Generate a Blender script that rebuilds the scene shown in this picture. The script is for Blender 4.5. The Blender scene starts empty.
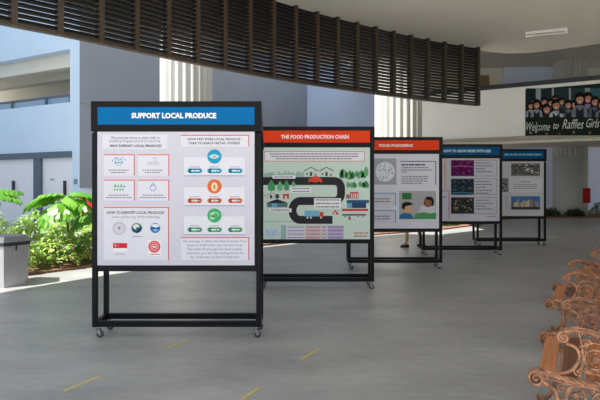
import bpy, math, random
from mathutils import Vector, Matrix
random.seed(7)
PI = math.pi
F = 520.0; HY = 182.0; CAMZ = 1.485
SC = bpy.context.scene
COL = SC.collection

# ------------------------------------------------------------ materials
def lin(c):
    return tuple(((v/255)/12.92 if v/255 <= 0.04045 else ((v/255+0.055)/1.055)**2.4) for v in c)
MATS = {}
def mat(name, rgb, rough=0.6, metal=0.0, var=0.0, scale=8.0, spec=0.5, stretch=None, rgb2=None, bump=0.0, trans=0.0):
    if name in MATS: return MATS[name]
    m = bpy.data.materials.new(name); m.use_nodes = True
    nt = m.node_tree; b = nt.nodes['Principled BSDF']
    a = lin(rgb)
    b.inputs['Roughness'].default_value = rough
    b.inputs['Metallic'].default_value = metal
    b.inputs['Specular IOR Level'].default_value = spec
    tc = nt.nodes.new('ShaderNodeTexCoord'); mp = nt.nodes.new('ShaderNodeMapping')
    if stretch: mp.inputs['Scale'].default_value = stretch
    nt.links.new(tc.outputs['Object'], mp.inputs['Vector'])
    n = nt.nodes.new('ShaderNodeTexNoise'); n.inputs['Scale'].default_value = scale; n.inputs['Detail'].default_value = 6
    nt.links.new(mp.outputs['Vector'], n.inputs['Vector'])
    r = nt.nodes.new('ShaderNodeValToRGB')
    r.color_ramp.elements[0].position = 0.3; r.color_ramp.elements[1].position = 0.7
    lo = lin(rgb2) if rgb2 else tuple(v*(1-var) for v in a)
    hi = a if rgb2 else tuple(min(1, v*(1+var)) for v in a)
    r.color_ramp.elements[0].color = (*lo, 1); r.color_ramp.elements[1].color = (*hi, 1)
    nt.links.new(n.outputs['Fac'], r.inputs['Fac'])
    nt.links.new(r.outputs['Color'], b.inputs['Base Color'])
    if bump:
        bp = nt.nodes.new('ShaderNodeBump'); bp.inputs['Strength'].default_value = bump; bp.inputs['Distance'].default_value = 0.01
        nt.links.new(n.outputs['Fac'], bp.inputs['Height']); nt.links.new(bp.outputs['Normal'], b.inputs['Normal'])
    if trans:
        out = nt.nodes['Material Output']
        t = nt.nodes.new('ShaderNodeBsdfTranslucent'); mx = nt.nodes.new('ShaderNodeMixShader')
        mx.inputs[0].default_value = trans
        nt.links.new(r.outputs['Color'], t.inputs['Color'])
        nt.links.new(b.outputs[0], mx.inputs[1]); nt.links.new(t.outputs[0], mx.inputs[2])
        nt.links.new(mx.outputs[0], out.inputs['Surface'])
    MATS[name] = m
    return m
def ink(rgb):
    return mat('ink_%02x%02x%02x' % rgb, rgb, rough=0.6, var=0.02, scale=30, spec=0.12)

# ------------------------------------------------------------ mesh builder
class MB:
    def __init__(s): s.v = []; s.f = []; s.mi = []; s.m = []; s.sm = []
    def _m(s, m):
        if m not in s.m: s.m.append(m)
        return s.m.index(m)
    def add(s, vs, fs, m, smooth=False):
        o = len(s.v); k = s._m(m)
        s.v += [tuple(p) for p in vs]
        for f in fs: s.f.append([i+o for i in f]); s.mi.append(k); s.sm.append(smooth)
    def box(s, x0, x1, y0, y1, z0, z1, m, bev=0.0):
        if bev <= 0:
            v = [(x, y, z) for x in (x0, x1) for y in (y0, y1) for z in (z0, z1)]
            s.add(v, [(0,1,3,2),(4,6,7,5),(0,4,5,1),(2,3,7,6),(0,2,6,4),(1,5,7,3)], m)
        else:
            import bmesh
            bm = bmesh.new(); bmesh.ops.create_cube(bm, size=1)
            for v in bm.verts: v.co = ((x0+x1)/2+v.co.x*(x1-x0), (y0+y1)/2+v.co.y*(y1-y0), (z0+z1)/2+v.co.z*(z1-z0))
            bmesh.ops.bevel(bm, geom=bm.edges[:], offset=bev, segments=2, affect='EDGES', profile=0.5)
            bm.verts.index_update()
            s.add([v.co[:] for v in bm.verts], [[v.index for v in f.verts] for f in bm.faces], m); bm.free()
    def obox(s, c, ax, half, m):   # oriented box; ax = 3 unit vectors
        v = []
        for a in (-1, 1):
            for b in (-1, 1):
                for d in (-1, 1):
                    v.append(Vector(c)+ax[0]*half[0]*a+ax[1]*half[1]*b+ax[2]*half[2]*d)
        s.add(v, [(0,1,3,2),(4,6,7,5),(0,4,5,1),(2,3,7,6),(0,2,6,4),(1,5,7,3)], m)
    def prism(s, poly, y0, y1, m, fn=None):   # poly in (x,z), extruded over y
        n = len(poly); fn = fn or (lambda a, y, b: (a, y, b))
        v = [fn(a, y0, b) for a, b in poly]+[fn(a, y1, b) for a, b in poly]
        f = [list(range(n)), list(range(2*n-1, n-1, -1))]+[[i, (i+1) % n, (i+1) % n+n, i+n][::-1] for i in range(n)]
        s.add(v, f, m)
    def zprism(s, poly, z0, z1, m):
        s.prism(poly, z0, z1, m, lambda a, z, b: (a, b, z))
    def tube(s, pts, r, m, seg=8, cap=True, closed=False):
        pts = [Vector(p) for p in pts]; n = len(pts)
        rs = r if isinstance(r, (list, tuple)) else [r]*n
        rings = []; up = None
        for i, p in enumerate(pts):
            if closed: t = (pts[(i+1) % n]-pts[i-1])
            else: t = pts[min(i+1, n-1)]-pts[max(i-1, 0)]
            if t.length < 1e-9: t = Vector((0, 0, 1))
            t.normalize()
            if up is None:
                up = Vector((0, 0, 1)) if abs(t.z) < 0.9 else Vector((1, 0, 0))
            up = (up-t*up.dot(t))
            if up.length < 1e-6: up = t.orthogonal()
            up.normalize(); w = t.cross(up)
            rings.append([p+(up*math.cos(2*PI*k/seg)+w*math.sin(2*PI*k/seg))*rs[i] for k in range(seg)])
        v = [q for R in rings for q in R]; f = []
        m_ = n if closed else n-1
        for i in range(m_):
            j = (i+1) % n
            for k in range(seg):
                f.append((i*seg+k, i*seg+(k+1) % seg, j*seg+(k+1) % seg, j*seg+k))
        s.add(v, f, m, True)
        if cap and not closed:
            s.add(rings[0], [list(range(seg))[::-1]], m); s.add(rings[-1], [list(range(seg))], m)
    def lathe(s, prof, c, m, seg=24, axis='z', smooth=True):
        v = []; f = []
        for r, h in prof:
            for k in range(seg):
                a = 2*PI*k/seg
                if axis == 'z': v.append((c[0]+r*math.cos(a), c[1]+r*math.sin(a), c[2]+h))
                elif axis == 'y': v.append((c[0]+r*math.cos(a), c[1]+h, c[2]+r*math.sin(a)))
                else: v.append((c[0]+h, c[1]+r*math.cos(a), c[2]+r*math.sin(a)))
        n = len(prof)
        for i in range(n-1):
            for k in range(seg):
                f.append((i*seg+k, i*seg+(k+1) % seg, (i+1)*seg+(k+1) % seg, (i+1)*seg+k))
        s.add(v, f, m, smooth)
        s.add(v[:seg], [list(range(seg))], m); s.add(v[-seg:], [list(range(seg))], m)
    def ball(s, c, r, m, seg=10, sc=(1, 1, 1)):
        v = []; f = []; n = seg//2+1
        for i in range(n):
            th = PI*i/(n-1)
            for k in range(seg):
                a = 2*PI*k/seg
                v.append((c[0]+r*sc[0]*math.sin(th)*math.cos(a), c[1]+r*sc[1]*math.sin(th)*math.sin(a), c[2]+r*sc[2]*math.cos(th)))
        for i in range(n-1):
            for k in range(seg): f.append((i*seg+k, i*seg+(k+1) % seg, (i+1)*seg+(k+1) % seg, (i+1)*seg+k))
        s.add(v, f, m, True)
    def build(s, name, parent=None, loc=(0, 0, 0)):
        me = bpy.data.meshes.new(name)
        me.from_pydata(s.v, [], s.f)
        for m in s.m: me.materials.append(m)
        me.polygons.foreach_set('material_index', s.mi)
        me.polygons.foreach_set('use_smooth', s.sm)
        me.update()
        o = bpy.data.objects.new(name, me); COL.objects.link(o)
        o.location = loc
        if parent: o.parent = parent
        return o

def tag(o, label, cat, group=None):
    o['label'] = label; o['category'] = cat
    if group: o['group'] = group
    return o
def thing(name, label, cat, loc=(0, 0, 0), rz=0, group=None):
    o = bpy.data.objects.new(name, None); COL.objects.link(o)
    o.location = loc; o.rotation_euler = (0, 0, rz); o.empty_display_size = 0.2
    return tag(o, label, cat, group)
def struct(o): o['kind'] = 'structure'; return o
def copy_tree(o, parent=None):
    c = o.copy(); COL.objects.link(c)
    if parent: c.parent = parent
    for ch in [x for x in bpy.data.objects if x.parent == o]:
        copy_tree(ch, c)
    return c

# text as mesh data: normalised so its bounding box is 0..1
TXT = {}
def text_mesh(st, bold=0.0, shear=0.0):
    key = (st, bold, shear)
    if key in TXT: return TXT[key]
    cu = bpy.data.curves.new('t', 'FONT'); cu.body = st; cu.offset = bold; cu.shear = shear; cu.resolution_u = 2
    ob = bpy.data.objects.new('t', cu); COL.objects.link(ob)
    dg = bpy.context.evaluated_depsgraph_get(); dg.update()
    me = bpy.data.meshes.new_from_object(ob.evaluated_get(dg))
    vs = [v.co[:2] for v in me.vertices]; fs = [list(p.vertices) for p in me.polygons]
    bpy.data.objects.remove(ob); bpy.data.curves.remove(cu); bpy.data.meshes.remove(me)
    x0 = min(v[0] for v in vs); x1 = max(v[0] for v in vs); y0 = min(v[1] for v in vs); y1 = max(v[1] for v in vs)
    TXT[key] = ([((a-x0)/(x1-x0), (b-y0)/(y1-y0)) for a, b in vs], fs)
    return TXT[key]

# ------------------------------------------------------------ flat printing on an upright surface
class Print:
    """collects flat printed shapes; px -> local (u,z) by fn; layer = tiny offset off the sheet"""
    def __init__(s, fn, face): s.fn = fn; s.face = face; s.mb = MB(); s.L = 0
    def poly(s, pts, rgb, layer=0):
        v = [s.face(*s.fn(x, y), layer) for x, y in pts]
        s.mb.add(v, [list(range(len(v)))], ink(rgb))
    def rect(s, x0, y0, x1, y1, rgb, layer=0): s.poly([(x0, y0), (x0, y1), (x1, y1), (x1, y0)], rgb, layer)
    def ell(s, cx, cy, rx, ry, rgb, layer=0, n=20):
        s.poly([(cx+rx*math.cos(2*PI*k/n), cy-ry*math.sin(2*PI*k/n)) for k in range(n)], rgb, layer)
    def ring(s, cx, cy, r, w, rgb, layer=0, n=20):
        for k in range(n):
            a, b = 2*PI*k/n, 2*PI*(k+1)/n
            s.poly([(cx+r*math.cos(a), cy-r*math.sin(a)), (cx+r*math.cos(b), cy-r*math.sin(b)),
                    (cx+(r-w)*math.cos(b), cy-(r-w)*math.sin(b)), (cx+(r-w)*math.cos(a), cy-(r-w)*math.sin(a))], rgb, layer)
    def line(s, pts, w, rgb, layer=0):
        n = len(pts)
        L = []; R = []
        for i, p in enumerate(pts):
            a = pts[max(i-1, 0)]; b = pts[min(i+1, n-1)]
            dx, dy = b[0]-a[0], b[1]-a[1]; l = math.hypot(dx, dy) or 1
            L.append((p[0]-dy/l*w/2, p[1]+dx/l*w/2)); R.append((p[0]+dy/l*w/2, p[1]-dx/l*w/2))
        for i in range(n-1): s.poly([L[i], L[i+1], R[i+1], R[i]], rgb, layer)
    def text(s, st, x0, y0, x1, y1, rgb, layer=3, bold=0.0, shear=0.0):   # fits the box
        vs, fs = text_mesh(st, bold, shear)
        v = [s.face(*s.fn(x0+a*(x1-x0), y1+b*(y0-y1)), layer) for a, b in vs]
        s.mb.add(v, fs, ink(rgb))
    def greek(s, x0, y, x1, h, rgb, layer=3, seed=0, frac=1.0):   # a line of print too small to read
        r = random.Random(seed*31+int(x0*7+y*13)); x = x0; xe = x0+(x1-x0)*frac
        while x < xe-0.4:
            w = r.uniform(0.9, 3.0)*h*1.5; e = min(x+w, xe)
            s.rect(x, y-h/2, e, y+h/2, rgb, layer); x = e+h*0.55
    def shadow_card(s, x0, y0, x1, y1, fill, edge, w=0.9, layer=1):
        s.rect(x0, y0, x1+w, y1, edge, layer)
        s.rect(x0, y0+w, x1, y1, fill, layer+1)
    def build(s, name, parent, label=None):
        o = s.mb.build(name, parent)
        if label: o['label'] = label
        return o

# ------------------------------------------------------------ shared materials
M_black = mat('black_powder_coat', (19, 20, 25), rough=0.45, var=0.08, scale=20, spec=0.18)
M_chrome = mat('chrome', (185, 185, 188), rough=0.22, metal=0.9, var=0.05)
M_rub = mat('grey_rubber', (70, 70, 74), rough=0.6, var=0.08)
M_back = mat('board_back', (200, 198, 205), rough=0.6, var=0.02)
M_louv = mat('brown_louvre_paint', (66, 52, 39), rough=0.5, var=0.08, scale=5)
M_slat = mat('dark_louvre_blade', (24, 19, 15), spec=0.15, rough=0.6, var=0.08, scale=5)
M_ceil = mat('ceiling_plaster', (246, 240, 229), rough=0.85, var=0.015, scale=1.2)
M_fac = mat('pale_blue_render', (204, 222, 240), rough=0.85, var=0.02, scale=1.0)
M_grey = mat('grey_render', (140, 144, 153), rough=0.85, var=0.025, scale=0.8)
M_blue2 = mat('blue_grey_render', (196, 210, 236), rough=0.85, var=0.02, scale=0.8)
M_trim = mat('slate_trim', (84, 98, 112), rough=0.6, var=0.04)
M_cream = mat('cream_render', (222, 217, 204), rough=0.85, var=0.03, scale=1.2)
M_white = mat('white_render', (248, 247, 242), rough=0.8, var=0.015, scale=1.2)
M_door = mat('white_door_paint', (236, 234, 238), rough=0.5, var=0.015)
M_col = mat('column_render', (190, 189, 186), rough=0.8, var=0.02, scale=2)
M_lilac = mat('lilac_grey_render', (218, 220, 238), rough=0.85, var=0.02, scale=0.8)
M_red = mat('red_enamel', (190, 30, 40), rough=0.4, var=0.04)
M_soil = mat('dry_leaf_litter', (150, 112, 84), rgb2=(84, 66, 52), rough=0.95, scale=14, bump=0.5)
M_dark = mat('dark_steel', (40, 44, 54), rough=0.5, var=0.05)

# ------------------------------------------------------------ the setting
def floor_mat():
    m = bpy.data.materials.new('grey_stone_floor'); m.use_nodes = True
    nt = m.node_tree; b = nt.nodes['Principled BSDF']; L = nt.links
    tc = nt.nodes.new('ShaderNodeTexCoord')
    def noise(scale, st, det=8):
        mp = nt.nodes.new('ShaderNodeMapping'); mp.inputs['Scale'].default_value = st
        n = nt.nodes.new('ShaderNodeTexNoise'); n.inputs['Scale'].default_value = scale; n.inputs['Detail'].default_value = det
        L.new(tc.outputs['Object'], mp.inputs['Vector']); L.new(mp.outputs['Vector'], n.inputs['Vector']); return n
    n1 = noise(0.9, (1, 2.2, 1)); n2 = noise(6, (1, 3, 1))
    r = nt.nodes.new('ShaderNodeValToRGB')
    r.color_ramp.elements[0].position = 0.25; r.color_ramp.elements[1].position = 0.75
    r.color_ramp.elements[0].color = (*lin((142, 143, 146)), 1); r.color_ramp.elements[1].color = (*lin((172, 173, 175)), 1)
    L.new(n1.outputs['Fac'], r.inputs['Fac'])
    r2 = nt.nodes.new('ShaderNodeValToRGB')
    r2.color_ramp.elements[0].position = 0.3; r2.color_ramp.elements[1].position = 0.7
    r2.color_ramp.elements[0].color = (0.86, 0.86, 0.86, 1); r2.color_ramp.elements[1].color = (1, 1, 1, 1)
    L.new(n2.outputs['Fac'], r2.inputs['Fac'])
    mx = nt.nodes.new('ShaderNodeMix'); mx.data_type = 'RGBA'; mx.blend_type = 'MULTIPLY'; mx.inputs['Factor'].default_value = 1
    L.new(r.outputs['Color'], mx.inputs['A']); L.new(r2.outputs['Color'], mx.inputs['B'])
    bk = nt.nodes.new('ShaderNodeTexBrick'); bk.inputs['Scale'].default_value = 1.0
    bk.offset = 0; bk.inputs['Mortar Size'].default_value = 0.004; bk.inputs['Brick Width'].default_value = 1.2; bk.inputs['Row Height'].default_value = 1.2
    bk.inputs['Color1'].default_value = (1, 1, 1, 1); bk.inputs['Color2'].default_value = (.97, .97, .97, 1); bk.inputs['Mortar'].default_value = (.82, .82, .82, 1)
    mp = nt.nodes.new('ShaderNodeMapping'); mp.inputs['Rotation'].default_value = (0, 0, 0.75)
    L.new(tc.outputs['Object'], mp.inputs['Vector']); L.new(mp.outputs['Vector'], bk.inputs['Vector'])
    mx2 = nt.nodes.new('ShaderNodeMix'); mx2.data_type = 'RGBA'; mx2.blend_type = 'MULTIPLY'; mx2.inputs['Factor'].default_value = 1
    L.new(mx.outputs['Result'], mx2.inputs['A']); L.new(bk.outputs['Color'], mx2.inputs['B'])
    L.new(mx2.outputs['Result'], b.inputs['Base Color'])
    b.inputs['Roughness'].default_value = 0.42; b.inputs['Specular IOR Level'].default_value = 0.4
    return m
fl = MB(); fl.box(-60, 60, -30, 70, -0.2, 0, floor_mat()); struct(fl.build('floor'))

pv = MB(); pv.box(-60, 60, -30, 0.6, -0.1, 0.006, mat('pale_bounce_paving', (205, 202, 194), rough=.8, var=.04, scale=1.5)); struct(pv.build('trim_added_bounce'))  # unseen pale slab behind the camera, added to bounce light onto the ceiling

def catmull(P, n=8):
    out = []
    for i in range(len(P)-1):
        p0 = P[max(i-1, 0)]; p1 = P[i]; p2 = P[i+1]; p3 = P[min(i+2, len(P)-1)]
        for k in range(n):
            t = k/n
            out.append(tuple(0.5*((2*p1[j])+(-p0[j]+p2[j])*t+(2*p0[j]-5*p1[j]+4*p2[j]-p3[j])*t*t+(-p0[j]+3*p1[j]-3*p2[j]+p3[j])*t**3) for j in range(len(p1))))
    out.append(tuple(P[-1])); return out
BAND = [(-6.1, 1.2), (-5.05, 3.0), (-4.05, 4.55), (-3.23, 5.6), (-2.64, 6.2), (-1.45, 7.56), (0.175, 9.1), (2.41, 10.75), (3.95, 11.6)]
band = catmull(BAND, 10)
ZC = 4.485; ZB = 3.185
# roof slab over the walkway
def off(pts, i, d):
    a = pts[max(i-1, 0)]; b = pts[min(i+1, len(pts)-1)]
    t = Vector((b[0]-a[0], b[1]-a[1])).normalized(); return (pts[i][0]-t.y*d, pts[i][1]+t.x*d)
outer = []
for i in range(len(band)):
    w = 2.25+0.7*max(0, min(1, (band[i][0]+2.8)/1.8)) if band[i][0] < 2.2 else 2.95*max(0.03, (3.95-band[i][0])/1.75)  # hidden eave width shaped to place the edge of the sunlit strip
    outer.append(off(band, i, w))
roof = outer+[(4.4, 12.0), (4.85, 12.15), (5.4, 12.05), (5.83, 11.8), (6.5, 11.26), (8.2, 9.6), (11, 6.5), (13, 3), (13, 1.0), (-7.5, 1.0)]
c = MB(); c.zprism(roof, ZC, ZC+0.35, M_ceil); struct(c.build('ceiling'))
# upper slab of the linking block further back
u = MB(); u.zprism([(0.6, 8), (0.6, 12.2), (2.3, 13.6), (2.3, 30), (26, 30), (26, 8)], 6.88, 7.3, M_cream); struct(u.build('trim_1'))  # unseen near part extended and cut to shade the floor behind the boards

# louvre screen
ls = thing('louvre_screen', 'long curved brown louvred screen hanging below the ceiling edge', 'louvre screen', (band[0][0], band[0][1], ZB))
lo = Vector((band[0][0], band[0][1], ZB))
cum = [0]
for i in range(1, len(band)): cum.append(cum[-1]+math.hypot(band[i][0]-band[i-1][0], band[i][1]-band[i-1][1]))
def at_len(s):
    s = max(0, min(s, cum[-1]-1e-6))
    for i in range(1, len(cum)):
        if cum[i] >= s:
            t = (s-cum[i-1])/(cum[i]-cum[i-1]); a, b = band[i-1], band[i]
            return Vector((a[0]+(b[0]-a[0])*t, a[1]+(b[1]-a[1])*t, 0)), Vector((b[0]-a[0], b[1]-a[1], 0)).normalized()
N = round(cum[-1]/0.485); step = cum[-1]/N
Z3 = Vector((0, 0, 1))
for k in range(N+1):
    p, t = at_len(k*step); n = Vector((t.y, -t.x, 0))   # towards the walkway
    m = MB(); m.obox(p+n*0.012+Z3*(ZB+ZC)/2-lo, (t, n, Z3), (0.032, 0.055, (ZC-ZB)/2), M_louv); m.build('post', ls)
    if k < N:
        q, t2 = at_len((k+1)*step); d = (q-p); L_ = d.length; d.normalize(); n = Vector((d.y, -d.x, 0)); c_ = (p+q)/2-lo
        m = MB(); sl = (ZC-ZB)/21
        for j in range(1, 21):
            z = ZB+sl*j+0.012
            m.obox(c_+Z3*z, (d, n, Z3), (L_/2-0.03, 0.064, 0.0085), M_slat)
        m.build('slat_panel', ls)
        m = MB(); m.obox(c_+Z3*(ZB+0.02), (d, n, Z3), (L_/2-0.03, 0.045, 0.02), M_louv); m.build('bottom_rail', ls)

# fluted columns
def column(name, x, y, r, idx):
    m = MB(); nf = 22; seg = nf*6
    ring = []
    for k in range(seg):
        a = 2*PI*k/seg; ph = (k % 6)/6
        d = 0.0 if ph < 0.2 else 0.1*math.sin(PI*(ph-0.2)/0.8)
        ring.append(((r-d)*math.cos(a), (r-d)*math.sin(a)))
    v = [(a, b, 2.6) for a, b in ring]+[(a, b, 6.88 if idx == 3 else 9) for a, b in ring]
    m.add(v, [(k, (k+1) % seg, (k+1) % seg+seg, k+seg) for k in range(seg)], M_col)
    m.lathe([(r, 0), (r, 2.6), (0.2, 2.6)], (0, 0, 0), M_col, 48)
    o = m.build(name, None, (x, y, 0)); struct(o)
column('trim_2', (186.5-300)*15.2/F, 15.2, 0.755, 1)
column('trim_3', (398-300)*16.9/F, 16.9, 0.76, 2)
column('trim_4', (570-300)*23.4/F, 23.4, 0.71, 3)

# ---- left building: facade plane A
A0 = Vector((-7.8, 18.0, 0)); AD = Vector((-0.875, 0.48, 0)).normalized(); AN = Vector((-AD.y, AD.x, 0))
if AN.dot(Vector((0, -1, 0))) < 0: AN = -AN
def on_plane(px, py, P0, D):
    # intersection of the view ray with the upright plane: returns (u, z)
    k = (px-300)/F
    u_ = (k*P0.y-P0.x)/(D.x-k*D.y)
    y = P0.y+D.y*u_
    return u_, CAMZ-(py-HY)*y/F
def wall_holes(mb, P0, D, Nn, u0, u1, z0, z1, holes, th, m):
    us = sorted({u0, u1}|{h[0] for h in holes}|{h[1] for h in holes}); zs = sorted({z0, z1}|{h[2] for h in holes}|{h[3] for h in holes})
    for i in range(len(us)-1):
        run = None
        for j in range(len(zs)-1):
            cu, cz = (us[i]+us[i+1])/2, (zs[j]+zs[j+1])/2
            if any(h[0] < cu < h[1] and h[2] < cz < h[3] for h in holes): continue
            mb.obox(P0+D*cu-Nn*th/2+Z3*cz, (D, Nn, Z3), ((us[i+1]-us[i])/2, th/2, (zs[j+1]-zs[j])/2), m)
uR = on_plane(79.5, 100, A0, AD)[0]
uL = 9.0
uo, _ = on_plane(70, 100, A0, AD)
u2 = on_plane(72, 160, A0, AD)[0]
hz = (4.27, 6.12)
facade = MB()
wall_holes(facade, A0, AD, AN, uR, uL, 0, 15, [(uo, uL, hz[0], hz[1]), (u2, uL, 0, 2.36)], 0.35, M_fac)
struct(facade.build('wall_left'))
# lintel, doors and frame
lt = MB(); lt.obox(A0+AD*((u2+uL)/2)-AN*0.02+Z3*2.45, (AD, AN, Z3), ((uL-u2)/2, 0.06, 0.11), M_trim)
struct(lt.build('trim_5'))
def door(px0, px1, name, hx):
    ua, ub = on_plane(px1, 180, A0, AD)[0], on_plane(px0, 180, A0, AD)[0]
    m = MB(); m.obox(A0+AD*((ua+ub)/2)-AN*0.12+Z3*1.17, (AD, AN, Z3), ((ub-ua)/2, 0.03, 1.17), M_door)
    o = struct(m.build(name))
    uh = on_plane(hx, 180, A0, AD)[0]
    h = MB(); h.obox(A0+AD*uh-AN*0.05+Z3*1.17, (AD, AN, Z3), (0.04, 0.04, 0.36), M_dark); h.build('door_handle', o)
    l = MB(); l.obox(A0+AD*(uh-0.16)-AN*0.08+Z3*1.0, (AD, AN, Z3), (0.025, 0.012, 0.05), M_chrome); l.build('lock_plate', o)
    return o
door(40.5, 72, 'door_1', 63.5)
door(-12, 33.5, 'door_2', 12)
ua, ub = on_plane(40.5, 180, A0, AD)[0], on_plane(33.5, 180, A0, AD)[0]
m = MB(); m.obox(A0+AD*((ua+ub)/2)-AN*0.08+Z3*1.17, (AD, AN, Z3), ((ub-ua)/2, 0.09, 1.17), M_trim); struct(m.build('trim_6'))
un, zn = on_plane(50, 179.5, A0, AD)
m = MB(); m.obox(A0+AD*un-AN*0.085+Z3*zn, (AD, AN, Z3), (0.12, 0.004, 0.04), ink((178, 182, 196))); tag(m.build('door_sign'), 'tiny grey nameplate on the right white door', 'sign')
us_, zs_ = on_plane(76, 181.5, A0, AD)
m = MB(); m.obox(A0+AD*us_+AN*0.015+Z3*zs_, (AD, AN, Z3), (0.07, 0.018, 0.09), mat('grey_plastic', (120, 135, 158), var=0.03))
m.obox(A0+AD*us_+AN*0.036+Z3*zs_, (AD, AN, Z3), (0.03, 0.006, 0.05), mat('grey_plastic', (120, 135, 158), var=0.03))
tag(m.build('access_panel'), 'small grey access panel on the pale pier beside the white doors', 'switch')
# balcony recess
b = MB(); dp = 4.0; um = (uo+uL)/2; hw = (uL-uo)/2+1.5
b.obox(A0+AD*(uo+hw-.02)-AN*(0.35+dp)+Z3*5.2, (AD, AN, Z3), (hw, 0.08, 1.2), M_cream)
b.obox(A0+AD*(uo+hw-.02)-AN*(0.35+dp/2)+Z3*6.35, (AD, AN, Z3), (hw, dp/2, 0.1), M_cream)
b.obox(A0+AD*(uo+hw-.02)-AN*(0.35+dp/2)+Z3*4.15, (AD, AN, Z3), (hw, dp/2, 0.1), M_cream)
b.obox(A0+AD*(uo-.06)-AN*(0.35+dp/2)+Z3*5.2, (AD, AN, Z3), (0.06, dp/2, 1.1), M_cream)
b.obox(A0+AD*(uo+hw)-AN*(0.55)+Z3*5.95, (AD, AN, Z3), (hw, 0.15, 0.32), M_cream)
b.obox(A0+AD*(uo+hw)-AN*(2.4)+Z3*6.0, (AD, AN, Z3), (hw, 0.2, 0.26), M_cream)
struct(b.build('wall_balcony'))
rl = thing('balcony_railing', 'pale blue-grey metal railing along the upper floor opening at left', 'railing', A0+AD*uo+Z3*4.27)
o_ = A0+AD*uo+Z3*4.27
m = MB(); m.obox(AD*((uL-uo)/2)+Z3*0.27-AN*0.1, (AD, AN, Z3), ((uL-uo)/2, 0.035, 0.035), M_trim); m.build('top_rail', rl)
m = MB(); m.obox(AD*((uL-uo)/2)+Z3*0.12-AN*0.1, (AD, AN, Z3), ((uL-uo)/2, 0.012, 0.1), mat('rail_glass', (132, 156, 180), rough=0.3, var=0.05)); m.build('infill_panel', rl)
for px in (69, 45, 11):
    uu = on_plane(px, 100, A0, AD)[0]-uo
    m = MB(); m.obox(AD*max(uu, 0.04)+Z3*0.13-AN*0.04, (AD, AN, Z3), (0.03, 0.03, 0.13), M_trim); m.build('baluster', rl)

# ---- grey shaded wing and the wing beyond it
B0 = A0+AD*uR; BD = Vector((0.48, 0.875, 0)).normalized(); BN = Vector((BD.y, -BD.x, 0))
uB = (0.0135*B0.y-B0.x)/(BD.x-0.0135*BD.y)
zl = CAMZ-(188-HY)*B0.y/F
g = MB()
g.obox(B0+BD*(uB/2+.004)-BN*0.138+Z3*(zl+27)/2, (BD, BN, Z3), (uB/2, 0.15, (27-zl)/2), M_grey)  # unseen upper height added to shade the wall beyond
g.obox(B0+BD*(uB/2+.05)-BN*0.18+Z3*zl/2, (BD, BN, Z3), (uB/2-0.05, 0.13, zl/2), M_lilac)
struct(g.build('wall_back'))
m = MB(); m.obox(B0+BD*uB/2+BN*0.013+Z3*(4.2), (BD, BN, Z3), (uB/2, 0.006, 0.012), mat('joint_grey', (110, 115, 128))); struct(m.build('trim_7'))
C0 = B0+BD*uB; CD = Vector((0.875, -0.48, 0)).normalized(); CN = Vector((-0.48, -0.875, 0)).normalized()
g = MB(); g.obox(C0+CD*5-CN*0.2+Z3*5, (CD, CN, Z3), (5.2, 0.2, 5.2), M_blue2); struct(g.build('wall_far'))

# red cabinet on the plinth behind the planting at left
def px3(px, py, d): return Vector(((px-300)*d/F, d, CAMZ-(py-HY)*d/F))
rc = px3(87, 206, 16.6)
t = thing('fire_cabinet', 'small red cabinet partly behind the big leaves at left', 'fire cabinet', (rc.x, rc.y, 0))
m = MB(); m.box(-0.2, 0.2, -0.1, 0.1, 0.35, 1.0, M_red, 0.01); m.build('body', t)
m = MB(); m.box(-0.14, 0.14, -0.112, -0.1, 0.40, 0.87, M_red); m.build('door', t)
m = MB(); m.box(0.08, 0.11, -0.13, -0.112, 0.6, 0.68, M_dark); m.build('handle', t)
m = MB(); m.box(-0.03, 0.03, -0.03, 0.03, 0, 0.35, M_dark); m.build('stand', t)

# ---- cream footbridge parapet at right with banner
P0 = Vector((7.02, 20.5, 0)); P1_ = Vector((10.56, 18.3, 0)); PD = (P1_-P0).normalized(); PN = Vector((PD.y, -PD.x, 0))
if PN.y > 0: PN = -PN
w = MB(); ul, ur = -3.6, 7.5
w.obox(P0+PD*(ul+ur)/2-PN*0.15+Z3*4.1, (PD, PN, Z3), ((ur-ul)/2, 0.15, 0.98), M_white)
w.obox(P0+PD*(ul+ur)/2-PN*1.5+Z3*3.05, (PD, PN, Z3), ((ur-ul)/2, 1.5, 0.1), M_cream)
struct(w.build('wall_right'))
w = MB(); w.obox(P0+PD*(ul+ur)/2+PN*0.04+Z3*3.14, (PD, PN, Z3), ((ur-ul)/2, 0.06, 0.07), mat('ledge_paint', (168, 160, 146), var=0.04)); struct(w.build('trim_8'))
hr = thing('parapet_handrail', 'dark steel handrail along the top of the white parapet above the banner', 'railing', P0+Z3*5.08)
m = MB(); m.obox(PD*(ul+ur)/2-PN*0.05+Z3*0.10, (PD, PN, Z3), ((ur-ul)/2, 0.05, 0.075), M_dark); m.build('top_rail', hr)
for k in range(8):
    m = MB(); m.obox(PD*(ul+0.4+k*1.45)-PN*0.15+Z3*0.02, (PD, PN, Z3), (0.03, 0.03, 0.03), M_dark); m.build('bracket', hr)

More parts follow.
